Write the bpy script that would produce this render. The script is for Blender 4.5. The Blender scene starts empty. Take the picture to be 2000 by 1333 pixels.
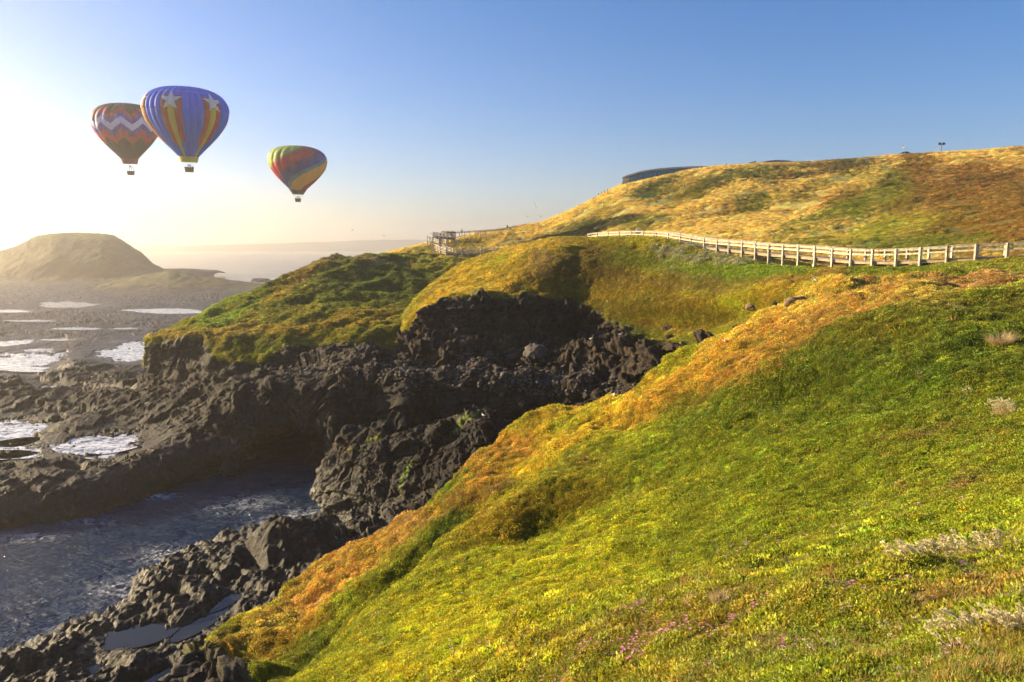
import bpy, bmesh, math, random
import numpy as np
from mathutils import Vector, Matrix, Euler
random.seed(7); RNG = np.random.default_rng(7)
scn = bpy.context.scene
COL = bpy.context.scene.collection
R = math.radians
# ------------------------------------------------------------------ camera
FOC = 1444.0; CAMZ = 28.0; PITCH = math.atan(182.5 / FOC)
CT, ST = math.cos(PITCH), math.sin(PITCH)
def ray(px, py):
    dx = px - 1000.0; dy = py - 666.5
    return dx, FOC * CT - dy * ST, -(FOC * ST + dy * CT)
def P(px, py, Y):
    x, y, z = ray(px, py); s = Y / y
    return np.array([x * s, Y, CAMZ + z * s])
def Yat(px, py, z):                         # forward distance at which the line through a pixel meets height z
    _, y, dz = ray(px, py); return (z - CAMZ) / dz * y
def proj(p):
    x, y, z = p[..., 0], p[..., 1], p[..., 2] - CAMZ
    d = np.maximum(y * CT - z * ST, .25); u = y * ST + z * CT
    return 1000 + FOC * x / d, 666.5 - FOC * u / d
cam_d = bpy.data.cameras.new('camera'); cam = bpy.data.objects.new('camera', cam_d); COL.objects.link(cam)
cam_d.sensor_width = 36; cam_d.lens = 36 * FOC / 2000; cam_d.clip_start = 0.1; cam_d.clip_end = 30000
cam.location = (0, 0, CAMZ); cam.rotation_euler = (math.pi / 2 - PITCH, 0, 0)
scn.camera = cam

# ------------------------------------------------------------------ tags and builders
def tag(o, label=None, cat=None, group=None, kind=None):
    if label: o['label'] = label
    if cat: o['category'] = cat
    if group: o['group'] = group
    if kind: o['kind'] = kind
    return o
def empty(name, loc, rz=0, scale=1):
    o = bpy.data.objects.new(name, None); COL.objects.link(o)
    o.location = loc; o.rotation_euler = (0, 0, rz); o.scale = (scale,) * 3; o.empty_display_size = .3
    return o
def link(name, me, mats=None, parent=None):
    if mats is not None:
        for m in (mats if isinstance(mats, (list, tuple)) else [mats]): me.materials.append(m)
    o = bpy.data.objects.new(name, me); COL.objects.link(o)
    if parent: o.parent = parent
    return o
class MB:
    def __init__(s): s.v = []; s.f = []; s.m = []
    def add(s, vs, fs, mi=0):
        n = len(s.v); s.v += [tuple(float(c) for c in v) for v in vs]; s.f += [tuple(n + i for i in f) for f in fs]; s.m += [mi] * len(fs); return s
    def box(s, c, d, rz=0, mi=0, M=None):
        x, y, z = (q / 2 for q in d); vs = []
        for a in (-1, 1):
            for b in (-1, 1):
                for e in (-1, 1):
                    v = Vector((a * x, b * y, e * z)); v.rotate(Euler((0, 0, rz)))
                    if M: v = M @ v
                    vs.append(v + Vector(c))
        return s.add(vs, [(0, 1, 3, 2), (4, 6, 7, 5), (0, 4, 5, 1), (2, 3, 7, 6), (0, 2, 6, 4), (1, 5, 7, 3)], mi)
    def beam(s, a, b, w, h, mi=0):          # board between two points, h upright
        a = Vector(a); b = Vector(b); d = (b - a).normalized()
        side = d.cross(Vector((0, 0, 1)))
        side = side.normalized() if side.length > 1e-4 else Vector((1, 0, 0))
        up = side.cross(d).normalized(); vs = []
        for p in (a, b):
            for i, j in ((-1, -1), (1, -1), (1, 1), (-1, 1)): vs.append(p + side * i * w / 2 + up * j * h / 2)
        return s.add(vs, [(3, 2, 1, 0), (4, 5, 6, 7), (0, 1, 5, 4), (1, 2, 6, 5), (2, 3, 7, 6), (3, 0, 4, 7)], mi)
    def tube(s, pts, rs, n=8, mi=0, cap=True, flat=1.0):
        pts = [Vector(p) for p in pts]; rings = []
        if not isinstance(rs, (list, tuple)): rs = [rs] * len(pts)
        for i, p in enumerate(pts):
            d = (pts[min(i + 1, len(pts) - 1)] - pts[max(i - 1, 0)]).normalized()
            a = Vector((0, 0, 1)) if abs(d.z) < .9 else Vector((1, 0, 0))
            u = d.cross(a).normalized(); w = d.cross(u).normalized()
            rings.append([p + (u * math.cos(t) + w * math.sin(t) * flat) * rs[i] for t in (2 * math.pi * k / n for k in range(n))])
        vs = [v for r in rings for v in r]; fs = []
        for i in range(len(pts) - 1):
            for k in range(n): fs.append((i * n + k, i * n + (k + 1) % n, (i + 1) * n + (k + 1) % n, (i + 1) * n + k))
        if cap: fs.append(tuple(range(n))[::-1]); fs.append(tuple((len(pts) - 1) * n + k for k in range(n)))
        return s.add(vs, fs, mi)
    def mesh(s, name, smooth=False):
        me = bpy.data.meshes.new(name); me.from_pydata(s.v, [], s.f); me.update()
        me.polygons.foreach_set('material_index', s.m)
        if smooth: me.polygons.foreach_set('use_smooth', [True] * len(s.f))
        return me
    def build(s, name, mats, parent=None, smooth=False):
        return link(name, s.mesh(name, smooth), mats, parent)

# ------------------------------------------------------------------ noise
_p = RNG.permutation(512).astype(np.int32); _perm = np.concatenate([_p, _p, _p])
_g = RNG.normal(size=(512, 3)).astype(np.float32); _g /= np.linalg.norm(_g, axis=1)[:, None]
def pn(x, y, z):
    x = x.astype(np.float64); xi = np.floor(x).astype(np.int64); yi = np.floor(y).astype(np.int64); zi = np.floor(z).astype(np.int64)
    xf = (x - xi).astype(np.float32); yf = (y - yi).astype(np.float32); zf = (z - zi).astype(np.float32)
    u = xf * xf * xf * (xf * (xf * 6 - 15) + 10); v = yf * yf * yf * (yf * (yf * 6 - 15) + 10); w = zf * zf * zf * (zf * (zf * 6 - 15) + 10)
    xi &= 511; yi &= 511; zi &= 511
    def c(a, b, d):
        h = _perm[_perm[_perm[(xi + a) & 511] + ((yi + b) & 511)] + ((zi + d) & 511)] & 511
        g = _g[h]; return g[..., 0] * (xf - a) + g[..., 1] * (yf - b) + g[..., 2] * (zf - d)
    l = lambda a, b, t: a + t * (b - a)
    return l(l(l(c(0,0,0), c(1,0,0), u), l(c(0,1,0), c(1,1,0), u), v), l(l(c(0,0,1), c(1,0,1), u), l(c(0,1,1), c(1,1,1), u), v), w) * 1.6
def fbm(Q, s, o=4, gain=.5, off=0., ridged=False, sq=1.):
    r = 0; a = 1.; f = 1. / s; t = 0
    for i in range(o):
        n = pn(Q[..., 0] * f + off + i * 17.3, Q[..., 1] * f + off * .7 + i * 5.1, Q[..., 2] * f * sq + off * .3 + i * 9.7)
        if ridged: n = 1 - 2 * np.abs(n)
        r = r + a * n; t += a; a *= gain; f *= 2.03
    return r / t
def cells(Q, s, off=0., sq=1.):            # distance to nearest / second nearest jittered point
    A = np.stack([Q[..., 0] / s + off, Q[..., 1] / s + off, Q[..., 2] / s * sq + off], -1)
    I = np.floor(A).astype(np.int64); F = A - I
    d1 = np.full(A.shape[:-1], 9., np.float32); d2 = d1.copy()
    for a in (-1, 0, 1):
        for b in (-1, 0, 1):
            for c in (-1, 0, 1):
                h = _perm[_perm[_perm[(I[..., 0] + a) & 511] + ((I[..., 1] + b) & 511)] + ((I[..., 2] + c) & 511)] & 511
                j = _g[h] * .45 + .5
                d = np.sqrt((a + j[..., 0] - F[..., 0]) ** 2 + (b + j[..., 1] - F[..., 1]) ** 2 + (c + j[..., 2] - F[..., 2]) ** 2)
                n1 = np.minimum(d1, d); d2 = np.minimum(np.maximum(d1, d), d2); d1 = n1
    return d1, d2
def facets(Q, s, off=0., sq=1., tilt=.9):   # broken rock: every jittered cell is its own tilted face
    A = np.stack([Q[..., 0] / s + off, Q[..., 1] / s + off, Q[..., 2] / s * sq + off], -1)
    I = np.floor(A).astype(np.int64); F = (A - I).astype(np.float32)
    d1 = np.full(A.shape[:-1], 9., np.float32); d2 = d1.copy(); val = np.zeros_like(d1)
    for a in (-1, 0, 1):
        for b in (-1, 0, 1):
            for c in (-1, 0, 1):
                h = _perm[_perm[_perm[(I[..., 0] + a) & 511] + ((I[..., 1] + b) & 511)] + ((I[..., 2] + c) & 511)] & 511
                j = _g[h] * .45 + .5; e = np.stack([F[..., 0] - a - j[..., 0], F[..., 1] - b - j[..., 1], F[..., 2] - c - j[..., 2]], -1)
                d = np.sqrt((e ** 2).sum(-1)); m = d < d1; g2 = _g[(h * 7 + 13) & 511]
                val = np.where(m, g2[..., 0] + tilt * (e * _g[(h * 3 + 5) & 511]).sum(-1), val)
                d2 = np.minimum(np.maximum(d1, d), d2); d1 = np.minimum(d1, d)
    return val, d2 - d1
def sstep(a, b, x):
    t = np.clip((x - a) / (b - a), 0, 1); return t * t * (3 - 2 * t)

# ------------------------------------------------------------------ terrain sheets
def Z(px, py, z, k=0): return (px, py, float(Yat(px, py, z)), k)
def smooth1(a, sig):
    if sig < .5: return a
    n = int(3 * sig) + 1; k = np.exp(-.5 * (np.arange(-n, n + 1) / sig) ** 2); k /= k.sum()
    out = np.empty_like(a)
    for c in range(a.shape[1]):
        s = a[:, c]; pad = np.concatenate([2 * s[0] - s[n:0:-1], s, 2 * s[-1] - s[-2:-n - 2:-1]])
        out[:, c] = np.convolve(pad, k, 'same')[n:-n]
    return out
def pchip(K, subs):
    n = K.shape[0]; d = K[1:] - K[:-1]
    m = np.zeros_like(K); a, b = d[:-1], d[1:]
    pos = a * b > 0
    m[1:-1] = np.where(pos, 2 * a * b / np.where(pos, a + b, 1), 0)
    m[0] = d[0]; m[-1] = d[-1]
    out = []
    for i in range(n - 1):
        t = np.linspace(0, 1, subs[i], endpoint=False)[:, None, None]
        out.append((2*t**3 - 3*t**2 + 1) * K[i] + (t**3 - 2*t**2 + t) * m[i] + (-2*t**3 + 3*t**2) * K[i+1] + (t**3 - t**2) * m[i+1])
    out.append(K[-1:]); return np.concatenate(out, 0)
def loft(rows, nu, subs, sig=6, skirts=()):
    """rows: polylines of (px, py, Y, rock); skirts: (dY, dz, dx) offsets appended after the last row"""
    net = []
    for r in rows:
        r = np.array([tuple(q) + (0,) * (4 - len(q)) for q in r], float)
        u = (r[:, 0] - r[0, 0]) / (r[-1, 0] - r[0, 0]); t = np.linspace(0, 1, nu)
        q = np.stack([np.interp(t, u, r[:, c]) for c in range(4)], 1)
        q = smooth1(q, sig)
        w = P(q[:, 0], q[:, 1], q[:, 2]).T if False else None
        x, y, z = ray(q[:, 0], q[:, 1]); s = q[:, 2] / y
        net.append(np.stack([x * s, q[:, 2], CAMZ + z * s, q[:, 3]], 1))
    for sk in skirts:
        b = net[sk[4] if len(sk) > 4 else -1].copy(); b[:, 1] += sk[0]; b[:, 2] += sk[1]; b[:, 0] += sk[2]
        if len(sk) > 3 and sk[3] is not None: b[:, 3] = sk[3]
        net.append(b)
    G = pchip(np.array(net), subs)
    return G[..., :3], G[..., 3]
def normals(G):
    du = np.gradient(G, axis=1); dv = np.gradient(G, axis=0)
    n = np.cross(du, dv); n /= np.linalg.norm(n, axis=-1)[..., None] + 1e-9
    return n
def orient(n, G):                           # towards the camera / up
    s = np.sign(n[..., 2:3].mean()) if abs(n[..., 2].mean()) > .1 else -1
    return n * s
def grid_mesh(name, G, attrs, mat, kind='structure'):
    h, w, _ = G.shape; me = bpy.data.meshes.new(name)
    idx = np.arange(h * w).reshape(h, w)
    q = np.stack([idx[:-1, :-1], idx[:-1, 1:], idx[1:, 1:], idx[1:, :-1]], -1).reshape(-1, 4)
    n = normals(G)[..., 2].mean()
    if n < 0: q = q[:, ::-1]
    me.vertices.add(h * w); me.vertices.foreach_set('co', G.astype(np.float32).ravel())
    me.loops.add(q.size); me.loops.foreach_set('vertex_index', q.astype(np.int32).ravel())
    me.polygons.add(len(q)); me.polygons.foreach_set('loop_start', np.arange(0, q.size, 4, dtype=np.int32))
    me.polygons.foreach_set('loop_total', np.full(len(q), 4, np.int32)); me.update(calc_edges=True)
    me.polygons.foreach_set('use_smooth', np.ones(len(q), bool))
    for k, a in attrs.items():
        if a.ndim == 3:
            at = me.attributes.new(k, 'FLOAT_COLOR', 'POINT')
            at.data.foreach_set('color', np.concatenate([a, np.ones(a.shape[:2] + (1,))], -1).astype(np.float32).ravel())
        else:
            at = me.attributes.new(k, 'FLOAT', 'POINT'); at.data.foreach_set('value', a.astype(np.float32).ravel())
    o = link(name, me, mat)
    if kind: o['kind'] = kind
    return o
def paint(G, base, blobs, warp=.35, seed=3.):
    """patches of vegetation colour, in places with shade painted in: (px, py, rx, ry, angle, colour, weight)"""
    X, Y = proj(G); C = np.empty(G.shape, np.float32); C[:] = base
    sc = np.maximum(G[..., 1], 3)
    Q = np.stack([X / 100, Y / 60, 0 * X], -1)
    for i, (px, py, rx, ry, an, c, w) in enumerate(blobs):
        a = R(an); dx = X - px; dy = Y - py
        u = (dx * math.cos(a) + dy * math.sin(a)) / rx; v = (-dx * math.sin(a) + dy * math.cos(a)) / ry
        d = np.sqrt(u * u + v * v); m = d < 1.8
        if not m.any(): continue
        nz = np.zeros_like(d); nz[m] = fbm(Q[m], .7, 4, .6, off=i * 3.1 + seed)
        t = (1 - sstep(.35, 1.25, d + nz * warp * 3)) * w
        C = C * (1 - t[..., None]) + np.array(c, np.float32) * t[..., None]
    return C

# ------------------------------------------------------------------ materials
def newmat(name):
    m = bpy.data.materials.new(name); m.use_nodes = True; nt = m.node_tree
    b = nt.nodes['Principled BSDF']; return m, nt, b
def N(nt, t, **k):
    n = nt.nodes.new(t)
    for a, v in k.items(): setattr(n, a, v)
    return n
def L(nt, a, b): nt.links.new(a, b)
def noise(nt, scale, detail=4, rough=.6, co=None, dist=0):
    n = N(nt, 'ShaderNodeTexNoise'); n.inputs['Scale'].default_value = scale; n.inputs['Detail'].default_value = detail
    n.inputs['Roughness'].default_value = rough; n.inputs['Distortion'].default_value = dist
    if co is not None: L(nt, co, n.inputs['Vector'])
    return n
def ramp(nt, fac, stops):
    r = N(nt, 'ShaderNodeValToRGB'); e = r.color_ramp.elements
    while len(e) < len(stops): e.new(.5)
    for i, (p, c) in enumerate(stops):
        e[i].position = p; e[i].color = (c, c, c, 1) if isinstance(c, (int, float)) else (*c, 1)
    L(nt, fac, r.inputs['Fac']); return r
def mixc(nt, fac, a, b, mode='MIX'):
    m = N(nt, 'ShaderNodeMix', data_type='RGBA', blend_type=mode)
    for s, v in ((m.inputs[0], fac), (m.inputs[6], a), (m.inputs[7], b)):
        if hasattr(v, 'is_linked') or hasattr(v, 'links'): L(nt, v, s)
        elif isinstance(v, (int, float)): s.default_value = v
        else: s.default_value = (*v, 1)
    return m.outputs[2]
def simple(name, col, rough=.7, metal=0, var=.15, scale=6, bump=0):
    m, nt, b = newmat(name); co = N(nt, 'ShaderNodeTexCoord').outputs['Object']
    n = noise(nt, scale, 5, .6, co); r = ramp(nt, n.outputs['Fac'], [(.3, tuple(c * (1 - var) for c in col)), (.7, tuple(min(1, c * (1 + var)) for c in col))])
    L(nt, r.outputs[0], b.inputs['Base Color']); b.inputs['Roughness'].default_value = rough; b.inputs['Metallic'].default_value = metal
    if bump:
        bp = N(nt, 'ShaderNodeBump'); bp.inputs['Strength'].default_value = bump; bp.inputs['Distance'].default_value = .02
        L(nt, n.outputs['Fac'], bp.inputs['Height']); L(nt, bp.outputs[0], b.inputs['Normal'])
    return m
def mat_ground(name, fine=3., bumpd=.12, rocktone=1.0, bd2=.2):
    m, nt, b = newmat(name); co = N(nt, 'ShaderNodeTexCoord').outputs['Object']
    col = N(nt, 'ShaderNodeAttribute', attribute_name='col').outputs['Color']
    rk = N(nt, 'ShaderNodeAttribute', attribute_name='rock').outputs['Fac']
    n1 = noise(nt, fine, 6, .7, co); n2 = noise(nt, fine * .22, 4, .6, co)
    g = mixc(nt, 1., col, ramp(nt, n1.outputs['Fac'], [(.3, .45), (.5, .95), (.72, 1.6)]).outputs[0], 'MULTIPLY')
    g = mixc(nt, ramp(nt, n2.outputs['Fac'], [(.42, 0.), (.62, .55)]).outputs[0], g, mixc(nt, 1., g, (.75, 1.25, .6), 'MULTIPLY'))
    r1 = noise(nt, .35, 8, .65, co, .6); r2 = noise(nt, 2.6, 6, .7, co)
    rc = ramp(nt, r1.outputs['Fac'], [(.3, (.016*rocktone, .013*rocktone, .012*rocktone)), (.55, (.036*rocktone, .030*rocktone, .026*rocktone)), (.8, (.085*rocktone, .068*rocktone, .05*rocktone))]).outputs[0]
    rc = mixc(nt, 1., rc, ramp(nt, r2.outputs['Fac'], [(.3, .6), (.7, 1.5)]).outputs[0], 'MULTIPLY')
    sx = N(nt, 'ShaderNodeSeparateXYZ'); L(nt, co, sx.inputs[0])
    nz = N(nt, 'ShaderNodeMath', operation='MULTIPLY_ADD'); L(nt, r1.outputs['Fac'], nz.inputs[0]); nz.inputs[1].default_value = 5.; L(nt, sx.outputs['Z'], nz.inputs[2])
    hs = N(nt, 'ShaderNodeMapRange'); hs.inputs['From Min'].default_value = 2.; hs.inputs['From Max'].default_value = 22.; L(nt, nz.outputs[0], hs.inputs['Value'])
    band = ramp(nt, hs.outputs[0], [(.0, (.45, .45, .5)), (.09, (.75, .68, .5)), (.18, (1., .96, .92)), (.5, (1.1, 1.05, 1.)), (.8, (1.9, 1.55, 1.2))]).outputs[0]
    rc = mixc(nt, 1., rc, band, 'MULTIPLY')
    r3 = noise(nt, .8, 9, .75, co, .3); rc = mixc(nt, ramp(nt, r3.outputs['Fac'], [(.56, 0.), (.68, .55)]).outputs[0], rc, (.060, .052, .042))
    r4 = noise(nt, .25, 3, .5, co, 1.5); rc = mixc(nt, ramp(nt, r4.outputs['Fac'], [(.52, 0.), (.66, .35)]).outputs[0], rc, (.075, .05, .022))
    L(nt, mixc(nt, rk, g, rc), b.inputs['Base Color'])
    L(nt, ramp(nt, hs.outputs[0], [(.0, .32), (.14, .6), (.3, .85)]).outputs[0], b.inputs['Roughness'])
    b.inputs['Specular IOR Level'].default_value = .25
    vo = N(nt, 'ShaderNodeTexVoronoi', feature='SMOOTH_F1'); vo.inputs['Scale'].default_value = 1.7; L(nt, mixc(nt, .5, co, noise(nt, .9, 5, .6, co).outputs['Color'], 'ADD'), vo.inputs['Vector'])
    bp1 = N(nt, 'ShaderNodeBump'); bp1.inputs['Strength'].default_value = 1.; bp1.inputs['Distance'].default_value = bumpd; L(nt, n1.outputs['Fac'], bp1.inputs['Height'])
    ad = N(nt, 'ShaderNodeMath', operation='MULTIPLY_ADD'); L(nt, vo.outputs['Distance'], ad.inputs[0]); ad.inputs[1].default_value = -.7; L(nt, r2.outputs['Fac'], ad.inputs[2])
    bp2 = N(nt, 'ShaderNodeBump'); bp2.inputs['Strength'].default_value = 1.; bp2.inputs['Distance'].default_value = .2; L(nt, ad.outputs[0], bp2.inputs['Height'])
    mx = N(nt, 'ShaderNodeMix', data_type='VECTOR'); L(nt, rk, mx.inputs[0]); L(nt, bp1.outputs[0], mx.inputs[4]); L(nt, bp2.outputs[0], mx.inputs[5]); L(nt, mx.outputs[1], b.inputs['Normal'])
    return m
def mat_leaf(name, trans=.35, attr='col', rough=.6):
    m, nt, b = newmat(name)
    col = N(nt, 'ShaderNodeAttribute', attribute_name=attr, attribute_type='INSTANCER').outputs['Color']
    L(nt, col, b.inputs['Base Color']); b.inputs['Roughness'].default_value = rough; b.inputs['Specular IOR Level'].default_value = .3
    t = N(nt, 'ShaderNodeBsdfTranslucent'); L(nt, mixc(nt, 1., col, (1.15, 1.1, .6), 'MULTIPLY'), t.inputs['Color'])
    x = N(nt, 'ShaderNodeMixShader'); x.inputs[0].default_value = trans
    L(nt, b.outputs[0], x.inputs[1]); L(nt, t.outputs[0], x.inputs[2]); L(nt, x.outputs[0], nt.nodes['Material Output'].inputs['Surface'])
    return m
def mat_water(name, base, s1, h1, s2, h2, rough=.05, foam=None):
    m, nt, b = newmat(name); co = N(nt, 'ShaderNodeTexCoord').outputs['Object']
    mp = N(nt, 'ShaderNodeMapping'); mp.inputs['Rotation'].default_value = (0, 0, R(25)); mp.inputs['Scale'].default_value = (.55, 1, 1); L(nt, co, mp.inputs['Vector'])
    a = noise(nt, s1, 5, .6, mp.outputs[0], .4); c = noise(nt, s2, 3, .5, mp.outputs[0], .2)
    b1 = N(nt, 'ShaderNodeBump'); b1.inputs['Distance'].default_value = h1; b1.inputs['Strength'].default_value = 1; L(nt, a.outputs['Fac'], b1.inputs['Height'])
    b2 = N(nt, 'ShaderNodeBump'); b2.inputs['Distance'].default_value = h2; b2.inputs['Strength'].default_value = 1; L(nt, c.outputs['Fac'], b2.inputs['Height']); L(nt, b1.outputs[0], b2.inputs['Normal'])
    L(nt, b2.outputs[0], b.inputs['Normal']); b.inputs['Roughness'].default_value = rough; b.inputs['IOR'].default_value = 1.33
    if foam:
        at = N(nt, 'ShaderNodeAttribute', attribute_name='foam').outputs['Fac']
        fn = noise(nt, 1.1, 7, .75, co, 1.2)
        s = N(nt, 'ShaderNodeMath', operation='MULTIPLY'); L(nt, at, s.inputs[0]); L(nt, ramp(nt, fn.outputs['Fac'], [(.46, 0.), (.58, 1.)]).outputs[0], s.inputs[1])
        L(nt, mixc(nt, s.outputs[0], base, (.62, .62, .62)), b.inputs['Base Color'])
        rr = N(nt, 'ShaderNodeMath', operation='MULTIPLY_ADD'); L(nt, s.outputs[0], rr.inputs[0]); rr.inputs[1].default_value = .6; rr.inputs[2].default_value = rough; L(nt, rr.outputs[0], b.inputs['Roughness'])
    elif 'surf' not in name: b.inputs['Base Color'].default_value = (*base, 1)
    else:
        fn = noise(nt, .9, 8, .75, co, .8); k = ramp(nt, fn.outputs['Fac'], [(.43, 0.), (.55, 1.)]).outputs[0]
        L(nt, mixc(nt, k, base, (.82, .82, .84)), b.inputs['Base Color'])  # white patches stand for foam and for bright sky glare off the pools
    return m
M = {}
M['ground'] = mat_ground('carpet_and_rock', 2.2, .16, .5)
M['fore'] = mat_ground('foreground_carpet', 9., .05)
M['platform'] = mat_ground('wet_basalt', 2.0, .2, .48)
M['far'] = mat_ground('island_ground', .12, 1.5)
M['leaf'] = mat_leaf('carpet_leaf', .4)
M['scrub'] = mat_leaf('scrub_leaf', .4)
M['sea'] = mat_water('sea_water', (.006, .024, .06), .7, 1.0, 3.2, .28, .05, True)
M['surf'] = mat_water('surf_glint_water', (.03, .035, .04), .8, .10, 4., .02, .08)
M['pool'] = mat_water('pool_water', (.02, .022, .022), .8, .02, 4., .006, .03)
M['timber'] = simple('weathered_timber', (.52, .45, .34), .75, 0, .35, 3, .5)
def weather(m):
    nt = m.node_tree; b = nt.nodes['Principled BSDF']; lk = b.inputs['Base Color'].links[0].from_socket
    oi = N(nt, 'ShaderNodeObjectInfo'); rr = ramp(nt, oi.outputs['Random'], [(0., (.62, .62, .64)), (.5, (.9, .88, .86)), (1., (1.15, 1.1, 1.0))])
    mp = N(nt, 'ShaderNodeMapping'); mp.inputs['Scale'].default_value = (1, 1, .25); L(nt, N(nt, 'ShaderNodeTexCoord').outputs['Object'], mp.inputs['Vector'])
    st = noise(nt, 5., 6, .75, mp.outputs[0]); c = mixc(nt, 1., mixc(nt, 1., lk, rr.outputs[0], 'MULTIPLY'), ramp(nt, st.outputs['Fac'], [(.35, .45), (.55, 1.1)]).outputs[0], 'MULTIPLY'); L(nt, c, b.inputs['Base Color'])
weather(M['timber'])
M['deck'] = simple('deck_board', (.24, .20, .17), .8, 0, .25, 4, .5)
M['fascia'] = simple('rusty_fascia', (.32, .22, .13), .8, 0, .4, 2.5, .5)

# ================================================================== TERRAIN
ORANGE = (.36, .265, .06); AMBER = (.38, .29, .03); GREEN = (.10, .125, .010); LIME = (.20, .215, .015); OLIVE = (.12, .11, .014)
BROWN = (.15, .08, .03); PINKB = (.26, .13, .075); STRAW = (.46, .34, .11); DARKG = (.035, .055, .012); RUST = (.15, .065, .018); PALE = (.34, .30, .17)
def lumps(G, nrm, amps, up=.5):
    d = 0
    for s, a, o in amps: d = d + a * fbm(G, s, o, .5, off=s * 1.7)
    v = nrm * (1 - up); v[..., 2] += up
    return d[..., None] * v
def rock_disp(G, nrm, rk, s=1.):
    W = G + np.stack([fbm(G, 4 * s, 3, off=1.), fbm(G, 4 * s, 3, off=9.), fbm(G, 4 * s, 3, off=19.)], -1) * 1.3 * s
    a, ea = facets(W, 7 * s, .3, .6); b, eb = facets(W, 2.2 * s, 4.3, .75); c, ec = facets(W, .85 * s, 8.1, .9)
    big = fbm(G, 11 * s, 4, .5, off=5., ridged=True, sq=.6) * 1.3 * s
    f = fbm(G, 1.2 * s, 4, .65, off=8.) * .14 * s
    crack = -.5 * s * np.exp(-(ea / .07) ** 2) - .22 * s * np.exp(-(eb / .09) ** 2)
    vert = fbm(W, 3.2 * s, 3, .5, off=25., ridged=True, sq=.22) * .8 * s
    zz = W[..., 2] / (2.6 * s) + fbm(G, 7 * s, 2, off=33.) * .8; led = (1 - sstep(0., .8, zz - np.floor(zz))) * .75 * s
    return (a * 1.35 * s + b * .45 * s + c * .06 * s + vert + led + big + f + crack - .3 * s)[..., None] * nrm * rk[..., None]

# ---- foreground slope
fore_rows = [
 [(300,1700,9),(700,1700,6.5),(1000,1700,4.6),(1300,1700,3.4),(1600,1700,2.8),(1900,1700,2.5),(2200,1700,2.3),(2700,1700,2.2)],
 [(500,1410,17),(800,1370,12.5),(1050,1360,9.6),(1350,1345,7),(1600,1340,5.5),(1850,1340,4.7),(2100,1340,4.2),(2650,1340,3.9)],
 [(540,1385,19.5),(820,1275,16.5),(1040,1228,14),(1300,1172,11.6),(1560,1125,10),(1800,1085,9.2),(2050,1045,8.8),(2600,960,8.6)],
 [(548,1372,21.5),(840,1238,19.5),(1060,1185,18),(1320,1130,17),(1580,1080,16.2),(1830,1030,15.7),(2080,980,15.5),(2600,890,15.5)],
 [(555,1360,23),(860,1175,24.5),(1100,1112,25),(1360,1040,25),(1620,960,25),(1870,885,25),(2120,825,24.5),(2600,740,24)],
 [(571,1345,25),(652,1262,28),(715,1188,30.5),(805,1121,32.5),(877,1090,33.5),(985,1058,34.5),(1093,1042,35),(1138,1022,35),(1210,994,34.5),(1300,970,34),(1450,910,33),(1600,850,33),(1850,770,32),(2150,720,31),(2600,660,30)],
 [(584,1356,28.5),(660,1281,32),(724,1205,35),(812,1136,37.3),(882,1102,38),(985,1067,38.3),(1093,1043,38.8),(1160,1010,38.6),(1300,945,38),(1450,865,38),(1620,780,38),(1850,690,37),(2150,650,36),(2600,600,35)],
 [(560,1364,29),(630,1312,32.6),(700,1243,35.8),(775,1160,38.2),(860,1085,39.6),(905,1055,40.6),(945,1016,41.3),(988,980,42.3),(1050,949,43),(1110,929,43.3),(1170,912,43.6),(1230,884,43.8),(1320,838,44),(1365,803,44),(1419,753,44.5),(1500,700,45),(1650,618,46),(1800,578,46),(2000,562,44),(2600,535,42)],
 [(545,1372,33),(600,1318,37),(708,1222,40.5),(792,1130,43.5),(830,1090,44.8),(862,1047,46),(905,1008,46.8),(950,982,47.5),(1005,955,48),(1100,905,48.8),(1200,858,49.4),(1340,776,49.5),(1480,687,50),(1640,603,50.5),(1800,565,50),(2000,550,48),(2600,528,46)],
 [(500,1375,33.6,.7),(575,1300,38,.1),(672,1210,41.5),(762,1112,44.6),(805,1070,45.6),(845,1020,47.2),(885,985,48.2),(935,962,49),(1000,930,50),(1090,880,51),(1200,830,52),(1340,755,52.5),(1480,675,54),(1640,585,54),(1800,557,53),(2000,546,51),(2600,524,49)],
 [(400,1385,36,.9),(480,1290,41,.55),(560,1220,44),(650,1150,46.5),(700,1115,48),(760,1060,50),(820,1008,52),(900,950,54),(1000,885,56),(1100,828,57),(1250,775,58),(1350,712,59),(1450,658,59),(1560,598,59),(1650,558,58),(1800,550,56),(2000,541,53),(2600,520,51)],
 [(330,1350,38.5,.8),(390,1275,41,.7),(430,1240,44,.5),(520,1178,48,.3),(600,1120,51,.2),(660,1082,53.5,0),(680,1057,54.5,0),(740,1030,56,0),(820,1003,57,0),(855,965,59,0),(900,930,60,0),(960,890,61,0),(1020,832,62,.1),(1080,800,63,0),(1150,790,63,0),(1230,766,63.5,.1),(1290,716,64,0),(1340,682,64,0),(1400,665,64,0),(1450,640,64,0),(1500,615,64,0),(1560,588,64,0),(1590,562,64,0),(1640,548,62,0),(1720,545,60,0),(1800,541,59,0),(1900,536,58,0),(2000,530,56,0),(2600,508,54,0)],
]
FG, fk = loft(fore_rows, 1100, [14, 80, 70, 50, 80, 60, 30, 50, 40, 30, 60, 50, 16, 10], 5, skirts=[(1.4, -1.2, -.5, None), (4, -9, -2, .9), (9, -22, -3, 1.)])
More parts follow.
